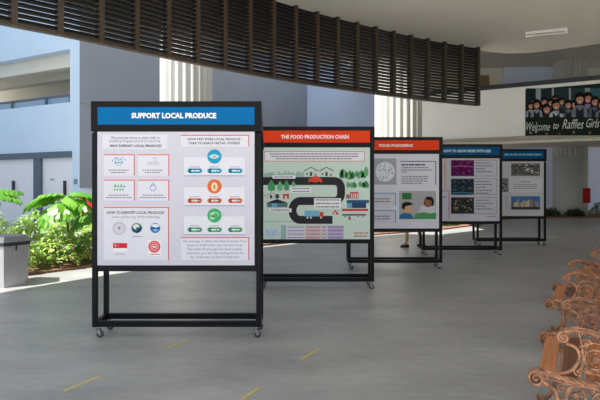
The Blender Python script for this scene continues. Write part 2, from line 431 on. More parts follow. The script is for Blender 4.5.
# banner
ua, za = on_plane(525.5, 90, P0, PD); _, zb0 = on_plane(525.5, 136, P0, PD)
bw = 4.6
Bc = P0+PD*ua+PN*0.03+Z3*zb0; bh = za-zb0
bn = thing('banner', 'wide printed banner of smiling schoolgirls on the white parapet', 'banner', Bc)
m = MB(); m.obox(PD*bw/2+Z3*bh/2, (PD, PN, Z3), (bw/2, 0.012, bh/2), ink((26, 34, 30))); sheet = m.build('sheet', bn)
def bfn(x, y):
    uu, zz = on_plane(x, y, P0, PD); return uu-ua, zz-zb0
def bface(uu, zz, layer): return PD*uu+Z3*zz+PN*(0.016+0.003*layer)
p = Print(bfn, bface)
bgc = [(526, 536, (22, 40, 40)), (541, 552, (28, 52, 52)), (554, 569, (34, 58, 58)), (571, 585, (36, 66, 68)), (590, 606, (50, 96, 104))]
for x0, x1, cc in bgc: p.rect(x0, 88.5, x1, 104, cc)
for x0, x1 in ((536, 541), (552, 554), (569, 571), (585, 590)): p.rect(x0, 88.2, x1, 103, (150, 160, 165))
p.build('window_backdrop', sheet)
girls = [(534, 101, 1.9), (551, 102, 2.0), (562, 101, 2.0), (574, 103.5, 2.1), (531, 105, 2.0), (537, 104, 2.5), (544.5, 101, 2.3), (547, 108.5, 2.8), (556.5, 104.5, 3.0), (555.5, 98.5, 2.1), (568.5, 104, 2.4), (580, 98.5, 3.2), (588, 97.5, 3.0), (595, 101, 2.7), (602, 104, 2.8), (608, 99, 3.0)]
shirts = [(60, 66, 74), (50, 58, 64), (70, 76, 84), (60, 64, 72), (150, 155, 165), (140, 145, 155), (70, 80, 85), (30, 38, 44), (190, 195, 200), (60, 70, 76), (110, 116, 124), (120, 124, 136), (135, 130, 165), (90, 96, 110), (120, 120, 130), (100, 105, 120)]
for i, (x, y, r) in enumerate(girls):
    r *= 1.28; y += 1.2; p = Print(bfn, bface); L = 2+(i % 3)*6
    p.ell(x, y-r*0.3, r*1.35, r*1.5, (20, 15, 15), L)
    p.poly([(x-r*1.3, y), (x+r*1.3, y), (x+r*1.2, y+r*2), (x-r*1.2, y+r*2)], (20, 15, 15), L)
    p.poly([(x-r*2.0, y+r*4.6), (x-r*1.7, y+r*2.1), (x-r*.5, y+r*1.4), (x+r*.5, y+r*1.4), (x+r*1.7, y+r*2.1), (x+r*2.0, y+r*4.6)], shirts[i], L+1)
    p.poly([(x-r*1.0, y+r*4.6), (x-r*.9, y+r*1.9), (x, y+r*2.8), (x+r*.9, y+r*1.9), (x+r*1.0, y+r*4.6)], (30, 38, 46), L+2)
    p.ell(x, y, r*0.88, r*1.15, (196, 138, 116), L+3)
    p.poly([(x-r*.9, y-r*.3), (x-r*.7, y-r*1.15), (x+r*.7, y-r*1.15), (x+r*.9, y-r*.3), (x+r*.3, y-r*.75)], (20, 15, 15), L+4)
    p.ell(x-r*.35, y-r*.1, r*.12, r*.1, (50, 30, 28), L+4, 6); p.ell(x+r*.35, y-r*.1, r*.12, r*.1, (50, 30, 28), L+4, 6)
    p.poly([(x-r*.4, y+r*.45), (x, y+r*.75), (x+r*.4, y+r*.45)], (235, 215, 210), L+4)
    p.build('printed_person', sheet)
p = Print(bfn, bface)
p.rect(526, 117.5, 622, 135.6, (28, 36, 30), 22)
for i, (x, y) in enumerate([(531, 133), (536.5, 132), (547, 134), (560, 134), (574, 132.5), (590, 133)]):
    p.ell(x, y, 1.3, 1.4, [(120, 130, 140), (150, 160, 170), (110, 96, 70), (70, 80, 70), (150, 130, 90), (140, 110, 70)][i], 23, 10)
p.build('dark_lower_strip', sheet)
p = Print(bfn, bface)
for st, x0, x1, y0, y1 in (('Welcome', 527, 550.5, 122.5, 131), ('to', 553.5, 559, 123.5, 129.2), ('Raffles', 562.5, 584, 119.5, 129), ("Girls'", 586.5, 602, 118.5, 127.8)):
    p.text(st, x0, y0, x1, y1, (215, 222, 215), 24, 0.0, 0.45)
p.build('welcome_lettering', sheet)

# unseen walls added left and right to shade the facade and the walkway
w = MB(); w.box(-24, -12.6, 12.4, 16.8, 0, 27, M_fac); struct(w.build('wall_added_shade_left'))
w = MB(); w.zprism([(6, -2), (6.3, -2.1), (16.6, 22), (16.2, 22)], 0, 6.88, M_cream); struct(w.build('wall_added_shade_right'))
# ---- upper windows / walls behind the parapet
w = MB()
def wallpx(px0, px1, d, z0, z1, m_): w.box((px0-300)*d/F, (px1-300)*d/F, d, d+0.3, z0, z1, m_)
wallpx(430, 504, 24.6, 3.15, 6.88, M_cream)
wallpx(504, 557, 24.4, 3.15, 6.88, mat('light_blue_render', (214, 224, 246), rough=.85, var=.02, scale=.8))
wallpx(557, 660, 24.6, 3.15, 6.88, M_cream)
struct(w.build('wall_upper'))
m = MB(); m.box((478-300)*24.5/F, (489-300)*24.5/F, 24.45, 24.6, 4.9, 6.5, mat('brown_blind', (128, 108, 76), var=0.05)); struct(m.build('window_1'))
w = MB(); wallpx(455, 760, 27.0, 0, 5, M_lilac); struct(w.build('wall_ground'))
w = MB(); w.box((492-300)*26.6/F, (506-300)*26.6/F, 26.6, 26.8, 0, 2.3, M_dark)

# red hose cabinet on third column
cx, cy = (570-300)*23.4/F, 23.4
hc = px3(586.5, 196, 22.75)
t = thing('hose_cabinet', 'small red hose cabinet on the side of the far right column', 'fire cabinet', ((585-300)*22.85/F, 22.85, 0.62))
m = MB(); m.box(-0.17, 0.17, -0.14, 0.25, -0.05, 0.6, M_red, 0.012); m.build('body', t)
m = MB(); m.box(-0.14, 0.14, -0.152, -0.14, 0.0, 0.55, M_red); m.build('door', t)
m = MB(); m.box(0.09, 0.115, -0.17, -0.152, 0.22, 0.32, M_chrome); m.build('handle', t)

# ---- planting bed
bed_in = [(-7.5, 5.2), (-5.4, 7.2), (-4.26, 8.3), (-3.6, 9.05), (-2.4, 10.4), (-0.9, 12.0), (2.0, 14.4), (4.4, 16.1), (6.4, 18.2), (8.6, 20.8), (12.0, 21.6), (16, 21.6)]
bi = catmull(bed_in, 4); bo = [off(bi, i, 2.6) for i in range(len(bi))]
m = MB(); m.zprism(bi+bo[::-1], 0, 0.04, M_soil); struct(m.build('trim_9'))

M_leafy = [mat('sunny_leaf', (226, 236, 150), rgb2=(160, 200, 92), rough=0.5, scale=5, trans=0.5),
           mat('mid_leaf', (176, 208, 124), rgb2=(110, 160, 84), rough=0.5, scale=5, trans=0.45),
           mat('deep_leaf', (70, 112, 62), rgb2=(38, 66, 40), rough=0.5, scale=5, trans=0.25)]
M_stem = mat('green_stem', (110, 128, 70), var=0.1)
M_wood = mat('plant_twig', (110, 88, 66), var=0.1)
def leaf(mb, p, d, up, L, W, m, droop=0.25):
    d = d.normalized(); s = d.cross(up)
    if s.length < 1e-4: s = d.orthogonal()
    s.normalize(); n = s.cross(d).normalized()
    prof = [(0, 0.0), (0.25, 0.75), (0.5, 1.0), (0.78, 0.65), (1, 0.0)]
    v = []; f = []
    for t, w_ in prof:
        c_ = p+d*L*t-n*droop*L*t*t
        v += [c_-s*W/2*w_+n*0.12*W*w_, c_, c_+s*W/2*w_+n*0.12*W*w_]
    for i in range(len(prof)-1):
        a = i*3; f += [(a, a+1, a+4, a+3), (a+1, a+2, a+5, a+4)]
    mb.add(v, f, m, True)
def shrub(x, y, r, h, n, ms, label, name='leafy_shrub', group=None, L=0.11, W=0.04, seed=0):
    R = random.Random(seed); t = thing(name, label, 'shrub', (x, y, 0.04), 0, group)
    fo = [MB() for _ in range(1)][0]; st = MB()
    nst = 9
    tips = []
    for k in range(nst):
        a = R.uniform(0, 2*PI); rr = r*R.uniform(0.2, 0.75)
        tip = Vector((rr*math.cos(a), rr*math.sin(a), h*R.uniform(0.6, 0.9)))
        st.tube([(0.05*math.cos(a), 0.05*math.sin(a), -0.02), tip*0.5+Vector((0, 0, h*0.1)), tip], [0.009, 0.007, 0.004], M_wood, 5)
    for i in range(n):
        a = R.uniform(0, 2*PI); ce = R.uniform(-0.15, 1); rad = R.uniform(0.55, 1)**0.6
        s_ = math.sqrt(max(0, 1-max(ce, 0)**2))
        p = Vector((r*s_*rad*math.cos(a), r*s_*rad*math.sin(a), h*(0.12+0.85*max(0, (ce+0.15)/1.15)*rad)))
        # little whorl
        base = Vector((math.cos(a), math.sin(a), R.uniform(-.2, .8))).normalized()
        for q in range(4):
            dd = (base+Vector((R.uniform(-1, 1), R.uniform(-1, 1), R.uniform(-.5, .6)))).normalized()
            leaf(fo, p, dd, Z3, L*R.uniform(.7, 1.2), W*R.uniform(.8, 1.2), R.choice(ms), R.uniform(.1, .5))
    st.build('stems', t); fo.build('foliage', t); return t
grp = None
nsh = 0
for row, (dof, hh) in enumerate([(0.42, 0.6), (1.14, 0.78), (1.86, 0.92)]):
    curve = [off(bi, i, dof) for i in range(len(bi))]; acc = 0; last = curve[0]; need = 0.36*row
    for q in curve[1:]:
        seg = math.hypot(q[0]-last[0], q[1]-last[1]); pos = 0
        while acc+seg-pos >= need:
            pos += need-acc; acc = 0; need = 0.72
            x = last[0]+(q[0]-last[0])*pos/seg; y = last[1]+(q[1]-last[1])*pos/seg
            pxx = 300+x*F/y
            if -14 < pxx < 104:
                nsh += 1
                shrub(x, y, 0.37, hh, 190, [M_leafy[0], M_leafy[0], M_leafy[1]] if row < 2 else [M_leafy[0], M_leafy[1], M_leafy[1]],
                      ['bright yellow-green leafy shrub in the sunlit front row of the bed near the litter bin', 'bright green leafy shrub in the middle of the bed under the big split leaves', 'taller green leafy shrub at the back of the bed before the white doors'][row],
                      'leafy_shrub', ['front row shrubs', 'middle row shrubs', 'back row shrubs'][row], 0.105, 0.045, nsh)
        acc += seg-pos; last = q
# low dark plants seen beneath the far boards
low = [(-0.35, 12.9), (0.5, 13.6), (1.4, 14.3), (2.3, 15.0), (3.1, 15.6), (4.0, 16.3), (4.9, 17.2), (5.7, 18.2), (6.6, 19.2)]
for i, (x, y) in enumerate(low):
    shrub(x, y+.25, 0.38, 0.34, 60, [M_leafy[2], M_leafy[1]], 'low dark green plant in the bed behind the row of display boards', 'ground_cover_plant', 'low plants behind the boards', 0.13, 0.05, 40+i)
rp = [(9.15, 22.3, .36, .35, 'low dark plant right beside the farthest board'), (9.9, 22.0, .36, .32, 'low dark plant in front of the lilac wall, left of the column'), (10.7, 22.3, .38, .32, 'low dark plant at the left foot of the far right column'),
      (11.6, 22.0, .36, .3, 'low dark plant in front of the far right column'), (13.15, 22.6, .42, .62, 'taller green bush right of the far right column'), (14.1, 22.6, .42, .55, 'green bush at the far right edge beyond the benches')]
for i, (x, y, r, h, l_) in enumerate(rp):
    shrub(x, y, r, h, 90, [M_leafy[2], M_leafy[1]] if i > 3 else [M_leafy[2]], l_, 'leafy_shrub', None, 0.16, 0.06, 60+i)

# broad-leaved plant
def big_leaf(mb, base, d, L, W, m, roll=0.0, droop=0.35):
    d = d.normalized(); s = d.cross(Z3).normalized(); n = s.cross(d).normalized()
    s2 = s*math.cos(roll)+n*math.sin(roll); n2 = s2.cross(d)
    nl = 6
    # midrib spine and lobes each side
    def sp(t): return base+d*L*t-Z3*droop*L*t*t
    for side in (-1, 1):
        for k in range(nl):
            t0 = k/nl; t1 = (k+1.06)/nl
            w0 = W*.66*math.sin(PI*min(1, 0.2+0.8*((t0+t1)/2)))**0.6
            a, b_ = sp(t0), sp(min(1, t1))
            o1 = a+s2*side*w0+d*L*0.10-Z3*w0*0.35+n2*0.02; o2 = b_+s2*side*w0*0.92+d*L*0.09-Z3*w0*0.35
            m1 = (a+o1)/2+n2*0.03+Z3*0.03; m2 = (b_+o2)/2+n2*0.03+Z3*0.03
            mb.add([a, b_, m2, o2, (o1+o2)/2+s2*side*0.02, o1, m1], [(0, 1, 2, 6) if side < 0 else (6, 2, 1, 0), (6, 2, 3, 4, 5) if side < 0 else (5, 4, 3, 2, 6)], m, False)
        mb.add([sp(0), sp(1), sp(0.5)+s2*side*W*0.2], [(0, 1, 2)], m)
    mb.add([sp(0.97)-s2*W*0.2, sp(0.97)+s2*W*0.2, sp(1.12)], [(0, 1, 2)], m)
M_big = mat('glossy_green_leaf', (122, 180, 58), rgb2=(64, 130, 36), rough=0.4, scale=3, trans=0.3)
def bigplant(x, y, h, leaves, label):
    t = thing('broadleaf_plant', label, 'plant', (x, y, 0.04))
    st = MB(); st.tube([(0, 0, 0), (0.02, 0, h*0.35), (0.0, 0.02, h*0.55)], [0.03, 0.025, 0.02], M_stem, 8); st.build('stem', t)
    for (a, rr, zz, L, W, roll, dr) in leaves:
        mb = MB(); d = Vector((math.cos(a), math.sin(a), 0.15))
        b0 = Vector((math.cos(a)*rr, math.sin(a)*rr, zz))
        mb.tube([(0, 0.01, h*0.5), b0*0.5+Vector((0, 0, h*0.4)), b0], [0.012, 0.009, 0.007], M_stem, 6)
        big_leaf(mb, b0, d, L, W, M_big, roll, dr)
        mb.build('leaf', t)
bx = px3(60, 210, 9.0)
bigplant(bx.x+.02, 9.25, 1.15, [(-0.15, .12, 1.2, .55, .42, .3, .35), (-2.7, .15, 1.18, .52, .4, -.35, .6), (-1.3, .1, 1.06, .42, .42, .1, .8), (0.7, .12, 1.2, .5, .4, 0, .3), (2.4, .1, 1.17, .5, .4, 0, .3), (-2.0, .12, 1.0, .4, .36, .2, 1.0), (-0.7, .12, 1.13, .48, .38, .2, .6), (PI, .1, 1.2, .4, .35, 0, .3)],
         'tall plant with big glossy split leaves above the bright shrubs')
bigplant(px3(-14, 0, 8.9).x, 8.9, 1.25, [(-0.1, .1, 1.2, .5, .4, .2, .4), (-1.2, .1, 1.15, .5, .4, 0, .7), (1.2, .1, 1.2, .5, .4, 0, .3), (0.5, .1, 1.28, .45, .35, 0, .3), (PI, .1, 1.2, .5, .4, 0, .3)], 'big-leaved plant cut by the left edge above the bin')
bigplant(px3(95, 0, 9.4).x, 9.6, 0.85, [(PI, .08, .82, .45, .34, .2, .5), (-2.4, .08, .78, .42, .34, 0, .7), (-1.2, .1, .85, .45, .4, 0, .5), (0, .1, .8, .4, .35, 0, .4), (2.4, .1, .85, .42, .35, 0, .3)], 'big-leaved plant partly hidden by the left post of the front board')

# ------------------------------------------------------------ litter bin
t = thing('litter_bin', 'grey metal litter bin with dark domed lid at the left edge', 'bin', (-4.27, 7.56, 0))
M_bin = mat('brushed_steel', (176, 176, 180), rough=0.4, metal=0.35, var=0.06, scale=6, stretch=(8, 8, 0.6))
M_lid = mat('dark_grey_plastic', (48, 52, 58), rough=0.5, var=0.06)
def octp(r0, r1, z0, z1, rot, n=6): 
    v = [(r0*math.cos(rot+2*PI*k/n), r0*math.sin(rot+2*PI*k/n), z0) for k in range(n)]+[(r1*math.cos(rot+2*PI*k/n), r1*math.sin(rot+2*PI*k/n), z1) for k in range(n)]
    return v, [list(range(n))[::-1], list(range(n, 2*n))]+[(k, (k+1) % n, (k+1) % n+n, k+n) for k in range(n)]
rot = -PI/2+0.42
m = MB(); v, f = octp(.31, .345, .0, .585, rot); m.add(v, f, M_bin); m.build('body', t)
m = MB(); v, f = octp(.36, .365, .585, .635, rot); m.add(v, f, M_lid); v, f = octp(.365, .27, .635, .705, rot); m.add(v, f, M_lid); v, f = octp(.27, .2, .705, .72, rot); m.add(v, f, M_lid); m.build('lid', t)
m = MB(); m.box(-0.02, 0.02, -0.02, 0.02, -0.05, 0.0, M_dark)
m = MB()
for k in range(6):
    a = rot+2*PI*(k+0.5)/6; c_ = Vector((.298*math.cos(a), .298*math.sin(a), .55)); nn = Vector((math.cos(a), math.sin(a), 0))
    m.obox(c_, (nn, Vector((-nn.y, nn.x, 0)), Z3), (0.006, 0.012, 0.035), M_dark)
m.build('latch', t)

# ------------------------------------------------------------ display boards
K = 105.33    # px per metre on the nearest board
def board(px_right, s, label, hcol):
    D = F*1.0/s; W = 1.605; xr = (px_right-300)/s; xc = xr-W/2
    t = thing('display_board', label, 'display board', (xc, D, 0))
    h = W/2; y0 = 0.0
    bk = 0.31
    for sx in (-1, 1):
        for yy, zt in ((0.0225, 1.95), (bk, 1.95)):
            m = MB(); m.box(sx*(h-.0225)-.0225, sx*(h-.0225)+.0225, yy-.0225, yy+.0225, 0.105, zt, M_black, 0.003); m.build('post', t)
        m = MB(); m.box(sx*(h-.0225)-.0215, sx*(h-.0225)+.0215, .045, bk-.0225, 0.107, .157, M_black); m.build('rail', t)
    for yy in (0.0225, bk):
        m = MB(); m.box(-h+.045, h-.045, yy-.0215, yy+.0215, 0.107, .162, M_black, 0.003); m.build('rail', t)
        m = MB(); m.box(-h+.045, h-.045, yy-.0215, yy+.0215, 0.636, .69, M_black, 0.003); m.build('rail', t)
    # caster
    for sx in (-1, 1):
        for yy, sw in ((0.03, 0.03), (bk-.01, 0.02)):
            cx_ = sx*(h-.05)
            m = MB(); m.box(cx_-.025, cx_+.025, yy-.025, yy+.025, 0.098, 0.106, M_chrome); m.lathe([(.014, .078), (.014, .1)], (cx_, yy, 0), M_chrome, 10)
            for q in (-1, 1):
                m.prism([(cx_-.022, .085), (cx_+.022, .085), (cx_+.03, .03), (cx_+.012, .026)], yy+q*.016-.0015, yy+q*.016+.0015, M_chrome)
            m.box(cx_-.022, cx_+.022, yy-.0175, yy+.0175, .08, .086, M_chrome)
            cs = m.build('caster', t)
            m = MB(); m.lathe([(.012, -.013), (.03, -.013), (.034, -.009), (.034, .009), (.03, .013), (.012, .013)], (cx_+.018, yy, .034), M_rub, 18, 'y')
            m.lathe([(.012, -.0145), (.012, .0145)], (cx_+.018, yy, .034), M_chrome, 10, 'y'); m.build('wheel', cs)
    # header: a small gabled box
    hd = MB(); hw = h+.004
    prof = [(-.012, 2.25), (.035, 2.25), (.42, 1.86), (.42, 1.82), (.36, 1.82), (.05, 1.966), (-.012, 1.966)]
    n = len(prof); v = [(-hw, a, b) for a, b in prof]+[(hw, a, b) for a, b in prof]
    hd.add(v, [list(range(n))[::-1], list(range(n, 2*n))]+[(i, (i+1) % n, (i+1) % n+n, i+n) for i in range(n)], M_black)
    ho = hd.build('header', t)
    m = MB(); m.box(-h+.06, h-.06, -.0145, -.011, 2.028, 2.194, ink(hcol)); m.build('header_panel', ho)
    # posters front and back
    m = MB(); m.box(-h+.045, h-.045, -.004, .03, .69, 1.966, M_black); m.build('backing', t)
    m = MB(); m.box(-h+.045, h-.045, bk-.015, bk+.02, .69, 1.86, M_back); m.build('back_sheet', t)
    cxp = 300+xc*s
    fn = lambda x, y: ((x-cxp)/s, CAMZ-(y-HY)/s)
    def PR(base=-.0065):
        return Print(fn, lambda a, b, l: (a, base-0.0007*l, b))
    return t, ho, PR, cxp, s
def sheet_part(t, PR, rgb, name='poster'):
    m = MB(); m.box(-.8025+.055, .8025-.06, -.0062, -.004, .695, 1.962, ink(rgb)); return m.build(name, t)
LAV = (214, 212, 227); CARD = (228, 227, 240); INK = (112, 108, 136); NAVY = (34, 28, 66)
BL = (0, 108, 174); RD = (236, 70, 34)

# --- board 1
t, ho, PR, cx_, s_ = board(260.9, 105.33, 'nearest and largest display board, blue header reading support local produce', BL)
p = PR(-.015); p.text('SUPPORT LOCAL PRODUCE', 132, 113.0, 216.5, 118.6, (250, 252, 255), 1, 0.045); p.build('title_lettering', ho, 'white capital letters')
po = sheet_part(t, PR, LAV)
p = PR(); p.rect(103, 134.5, 167.5, 149, CARD, 1)
p.text('Resources have a vital role in', 112, 136.2, 160, 139.1, INK); p.text("building Singapore's food security.", 110, 139.8, 161.5, 142.8, INK)
p.text('WHY SUPPORT LOCAL PRODUCE?', 110, 144.6, 162, 147.2, NAVY, 3, .02)
p.build('intro_card', po)
OR = (232, 100, 78)
for i, (x0, y0, x1, y1) in enumerate([(104, 154.4, 134, 175.6), (138, 154.4, 168.4, 175.6), (104, 179.7, 134, 200.5), (138, 179.7, 168.4, 200.5)]):
    p = PR(); p.shadow_card(x0, y0, x1, y1, CARD, OR, 0.95)
    cx = (x0+x1)/2; cy = y0+7
    if i == 0:
        c1 = (96, 168, 200)
        for k in range(7): p.ell(cx-6+k*2, cy-2.4+1.6*math.cos(k*1.9), .75, .75, c1, 3, 8)
        p.ring(cx, cy+.5, 3.8, .5, c1, 3); p.rect(cx-4.5, cy+.8, cx+4.5, cy+1.8, c1, 4)
    if i == 1:
        c1 = (172, 168, 190)
        for k in range(5): p.ring(cx-5+k*2.4, cy+2, 1.5, .35, c1, 3, 10)
        p.line([(cx-1, cy-3.4), (cx+4.5, cy-3.4)], .5, c1, 3); p.line([(cx+2, cy-3.4), (cx+2, cy)], .5, c1, 3)
    if i == 2:
        c1 = (110, 184, 142)
        for k in range(4): p.poly([(cx-5+k*3, cy+.5), (cx-3.5+k*3, cy-3.5+(k % 2)), (cx-2+k*3, cy+.5)], c1, 3)
        for k in range(4): p.ell(cx-4+k*2.7, cy+3, 1.0, 1.2, c1, 3, 8)
    if i == 3:
        c1 = (104, 124, 176); p.ring(cx, cy+1.3, 3.2, .6, c1, 3); p.line([(cx-1.6, cy-1.3), (cx, cy-4), (cx+1.6, cy-1.3)], .6, c1, 3)
    p.greek(x0+5, y1-5.4, x1-5, .8, INK, 3, i); p.greek(x0+(2 if i > 1 else 7), y1-3, x1-(2 if i > 1 else 8), .8, INK, 3, i+9)
    p.build('reason_card', po)
p = PR(); p.shadow_card(104, 207, 168.2, 260, CARD, OR, 0.95)
p.text('HOW TO IDENTIFY LOCAL PRODUCE?', 107, 211.2, 164.5, 213.9, NAVY, 3, .02); p.text('Look out for any of the following:', 112.5, 215.6, 160, 218.6, INK)
idc = p.build('identify_card', po)
p = PR(); p.ring(119.5, 228.2, 6.4, .5, (160, 156, 170), 3); p.ring(119.5, 228.2, 5.2, .5, (178, 172, 184), 3); p.ell(119.5, 228, 1.5, 1.7, (170, 140, 150), 3, 10); p.ring(119.5, 228.2, 3.4, .4, (176, 172, 184), 3); p.build('round_logo', po, 'pale grey ring logo')
p = PR(); p.ell(137, 228, 5.4, 5, (60, 140, 110), 3); p.poly([(132, 227), (136, 231), (142, 226), (141, 231), (137, 233), (133, 231)], (36, 62, 120), 4); p.ell(136.5, 226.6, 3.2, 2.6, (226, 232, 236), 5, 14); p.ell(138, 228.2, 1.8, 1.2, (40, 110, 90), 6, 10)
p.greek(133, 236.5, 142, .6, INK, 3, 2); p.build('round_logo', po, 'green and navy logo with white centre')
p = PR(); p.ell(155.5, 228, 5.0, 5.0, (30, 96, 176), 3); p.poly([(151, 226), (153, 224), (158, 224), (160, 226.5), (156, 227.5)], (230, 236, 244), 4); p.poly([(152, 230), (156, 228.5), (159.5, 230), (156, 232)], (120, 180, 222), 4); p.build('round_logo', po, 'blue and white logo')
p = PR(); p.rect(113.5, 243, 127.5, 245.8+2.2, (222, 44, 62), 3); p.rect(113.5, 248, 127.5, 251.3, (244, 244, 250), 3); p.ell(116.4, 245.4, 1.2, 1.3, (245, 245, 250), 4, 10); p.ell(117, 245.4, 1.1, 1.2, (222, 44, 62), 5, 10); p.ell(118.6, 245.4, .5, .5, (245, 245, 250), 5, 6); p.greek(115, 254, 126, .5, INK, 3, 4); p.build('printed_flag', po, 'red and white flag')
p = PR(); p.rect(148.2, 240, 161.2, 256, (245, 244, 248), 3); p.ell(154.6, 246.6, 6, 6, (222, 52, 62), 4); p.ring(154.6, 246.6, 4.5, .5, (246, 220, 224), 5); p.ring(154.6, 246.6, 2.9, .5, (246, 220, 224), 5); p.rect(153, 245.6, 156.2, 247.6, (246, 220, 224), 5); p.greek(149.5, 254.3, 160, .7, (200, 90, 100), 5, 4); p.build('round_logo', po, 'red round seal on white square')
RED2 = (222, 40, 62)
p = PR(); p.shadow_card(181, 135, 248.4, 146.6, CARD, RED2, 0.8); p.text('HOW FAST DOES LOCAL PRODUCE', 188, 138, 240.5, 140.4, NAVY, 3, .02); p.text('TAKE TO REACH RETAIL STORES?', 188.5, 142, 240, 144.4, NAVY, 3, .02); p.build('question_card', po)
for i, (cy, c1, c2) in enumerate([(156.6, (40, 160, 198), (190, 226, 236)), (186.4, (232, 112, 64), (250, 214, 180)), (215.4, (74, 172, 114), (170, 222, 180))]):
    p = PR(); g1 = (206, 204, 220)
    p.rect(183.5, cy+.2, 245.5, cy+19.6, (212, 211, 225), 1); p.rect(184.1, cy+.8, 244.9, cy+18.6, (230, 229, 241), 2); p.rect(184.5, cy+18.9, 245.0, cy+19.6, (160, 158, 182), 3)
    p.ell(214.6, cy, 7.1, 7.1, c1, 4, 26)
    if i == 0: p.poly([(208.8, cy), (212, cy-2), (216, cy-2.2), (220, cy), (216, cy+2.2), (212, cy+2)], c2, 5); p.ell(214.6, cy, 2, .8, (196, 140, 120), 6, 10)
    if i == 1: p.ell(214.6, cy+.4, 3.3, 4.6, c2, 5); p.ell(214.6, cy+.4, 1.0, 2.4, (180, 150, 90), 6, 10)
    if i == 2: p.ell(214.6, cy-1, 4.6, 2.6, c2, 5); p.ell(212.5, cy+2, 2.6, 2.2, c2, 5, 12); p.ell(216, cy-.6, 2.2, 1.8, c1, 6, 12)
    for k, (x0, x1) in enumerate([(187.4, 202.6), (207.2, 222.2), (227.8, 242.8)]):
        y = cy+14.2
        p.rect(x0+2.5, y-2.3, x1-2.5, y+2.3, c1, 4); p.ell(x0+2.5, y, 2.3, 2.3, c1, 4, 12); p.ell(x1-2.5, y, 2.3, 2.3, c1, 4, 12)
        p.greek(x0+3.8, y, x1-2.6, 1.3, (228, 238, 242), 5, k+i*3); p.greek(x0+2.5, y-3.8, x1-3, .5, INK, 4, k+i)
    p.build('speed_chart', po)
p = PR(); p.shadow_card(181, 237.2, 248.4, 260, CARD, RED2, 0.8)
for k, l_ in enumerate(['On average, it takes less than 6 hours from', 'farm to shelf when you choose local.', 'Not only do you get the best quality', 'nutrition, you are also saving the Earth', 'by reducing Carbon Footprint!']):
    w_ = [64, 56, 54, 56, 48][k]; p.text(l_, 215-w_/2, 239.9+k*3.95, 215+w_/2, 242.7+k*3.95, INK)
p.build('summary_card', po)

# --- board 2
t, ho, PR, cx_, s_ = board(374.2, 72.4, 'second display board with red header and a road map on pale green', RD)
p = PR(-.015); p.text('THE FOOD PRODUCTION CHAIN', 281, 134.9, 348.8, 138.9, (252, 246, 240), 1, .045); p.build('title_lettering', ho, 'white capital letters')
po = sheet_part(t, PR, (208, 228, 220))
p = PR(); p.rect(264.4, 151.4, 364.6, 161.4, (214, 96, 96), 1); p.rect(264.9, 152, 364.0, 160.9, (240, 238, 250), 2)
for k in range(3): p.greek([270, 271, 276][k], 154+k*2.4, [358, 358, 352][k], .9, INK, 3, k)
p.build('intro_card', po)
p = PR()
path = [(261.3, 181), (334, 181)]+[(334+7*math.sin(a), 188-7*math.cos(a)) for a in [k*PI/12 for k in range(1, 6)]]+[(341, 188), (341, 194)]+[(334+7*math.cos(a), 194+7*math.sin(a)) for a in [k*PI/12 for k in range(1, 6)]]+[(334, 201), (300, 201)]+[(300-7.5*math.sin(a), 210.4-9.4*math.cos(a)) for a in [k*PI/12 for k in range(1, 12)]]+[(300, 219.8), (332.5, 219.8)]
p.line(path, 8.0, (52, 50, 58), 1); p.build('printed_road', po, 'dark winding road')
p = PR()
r_ = random.Random(3)
for k in range(20):
    x = 264+k*2; hgt = r_.uniform(2.5, 6); p.rect(x, 176.8-hgt, x+1.8, 176.8, (160, 190, 180), 1)
p.build('printed_skyline', po, 'faint grey green skyline')
for (cxh) in (311, 326.5):
    p = PR(); p.line([(cxh-7, 171), (cxh, 167.2), (cxh+7, 171)], .8, (50, 50, 60), 2); p.rect(cxh-6, 171.5, cxh+6, 176.6, (205, 222, 214), 2); p.rect(cxh-1, 172, cxh+1, 176, (50, 50, 60), 3); p.ell(cxh-4, 174, 1.0, 1.0, (80, 70, 80), 3, 8); p.ell(cxh+4.5, 175, 1.2, .9, (170, 80, 70), 3, 8); p.build('printed_barn', po)
def trees(pts, c1, c2, lab):
    p = PR()
    for k, (x, y, w_, h_) in enumerate(pts):
        p.poly([(x-w_/2, y), (x-w_*.6, y-h_*.5), (x-w_*.25, y-h_*.8), (x, y-h_), (x+w_*.3, y-h_*.75), (x+w_*.6, y-h_*.45), (x+w_/2, y)], c1 if k % 2 else c2, 2+(k % 2)); p.rect(x-.3, y-.2, x+.3, y+1.2, (70, 110, 70), 2)
    p.build('printed_trees', po, lab)
trees([(341.5, 178, 4, 9), (345, 177, 3.5, 7.5), (350, 179, 4.5, 9), (356.5, 176, 3, 6), (361.5, 177.5, 4, 8), (366, 175.5, 4, 10), (343, 176.5, 4, 8), (347.5, 178.2, 4, 6.5), (353, 178, 3.5, 7), (359, 178, 3.5, 7), (364, 177.5, 4, 7), (351, 187, 3, 5), (363, 187, 3.5, 5.5), (348, 187, 3, 6), (354, 187.5, 5, 6), (360, 186.5, 3, 6), (366, 187.5, 5, 7)], (104, 172, 118), (70, 140, 88), 'green tree clump at right')
trees([(271.5, 190.6, 6.5, 11), (280, 190.4, 5, 9.5), (286.5, 190, 4.5, 10.5), (293.5, 186, 3, 5)], (112, 190, 140), (78, 160, 110), 'green trees on the road at left')
p = PR(); p.rect(308.5, 178.6, 322, 182.4, (226, 84, 60), 3); p.poly([(311, 178.6), (313, 176.2), (318, 176.2), (320.5, 178.6)], (226, 84, 60), 3); p.ell(311.5, 182.8, 1.3, 1.3, (40, 36, 40), 4, 10); p.ell(319, 182.8, 1.3, 1.3, (40, 36, 40), 4, 10); p.build('printed_car', po, 'small red car')
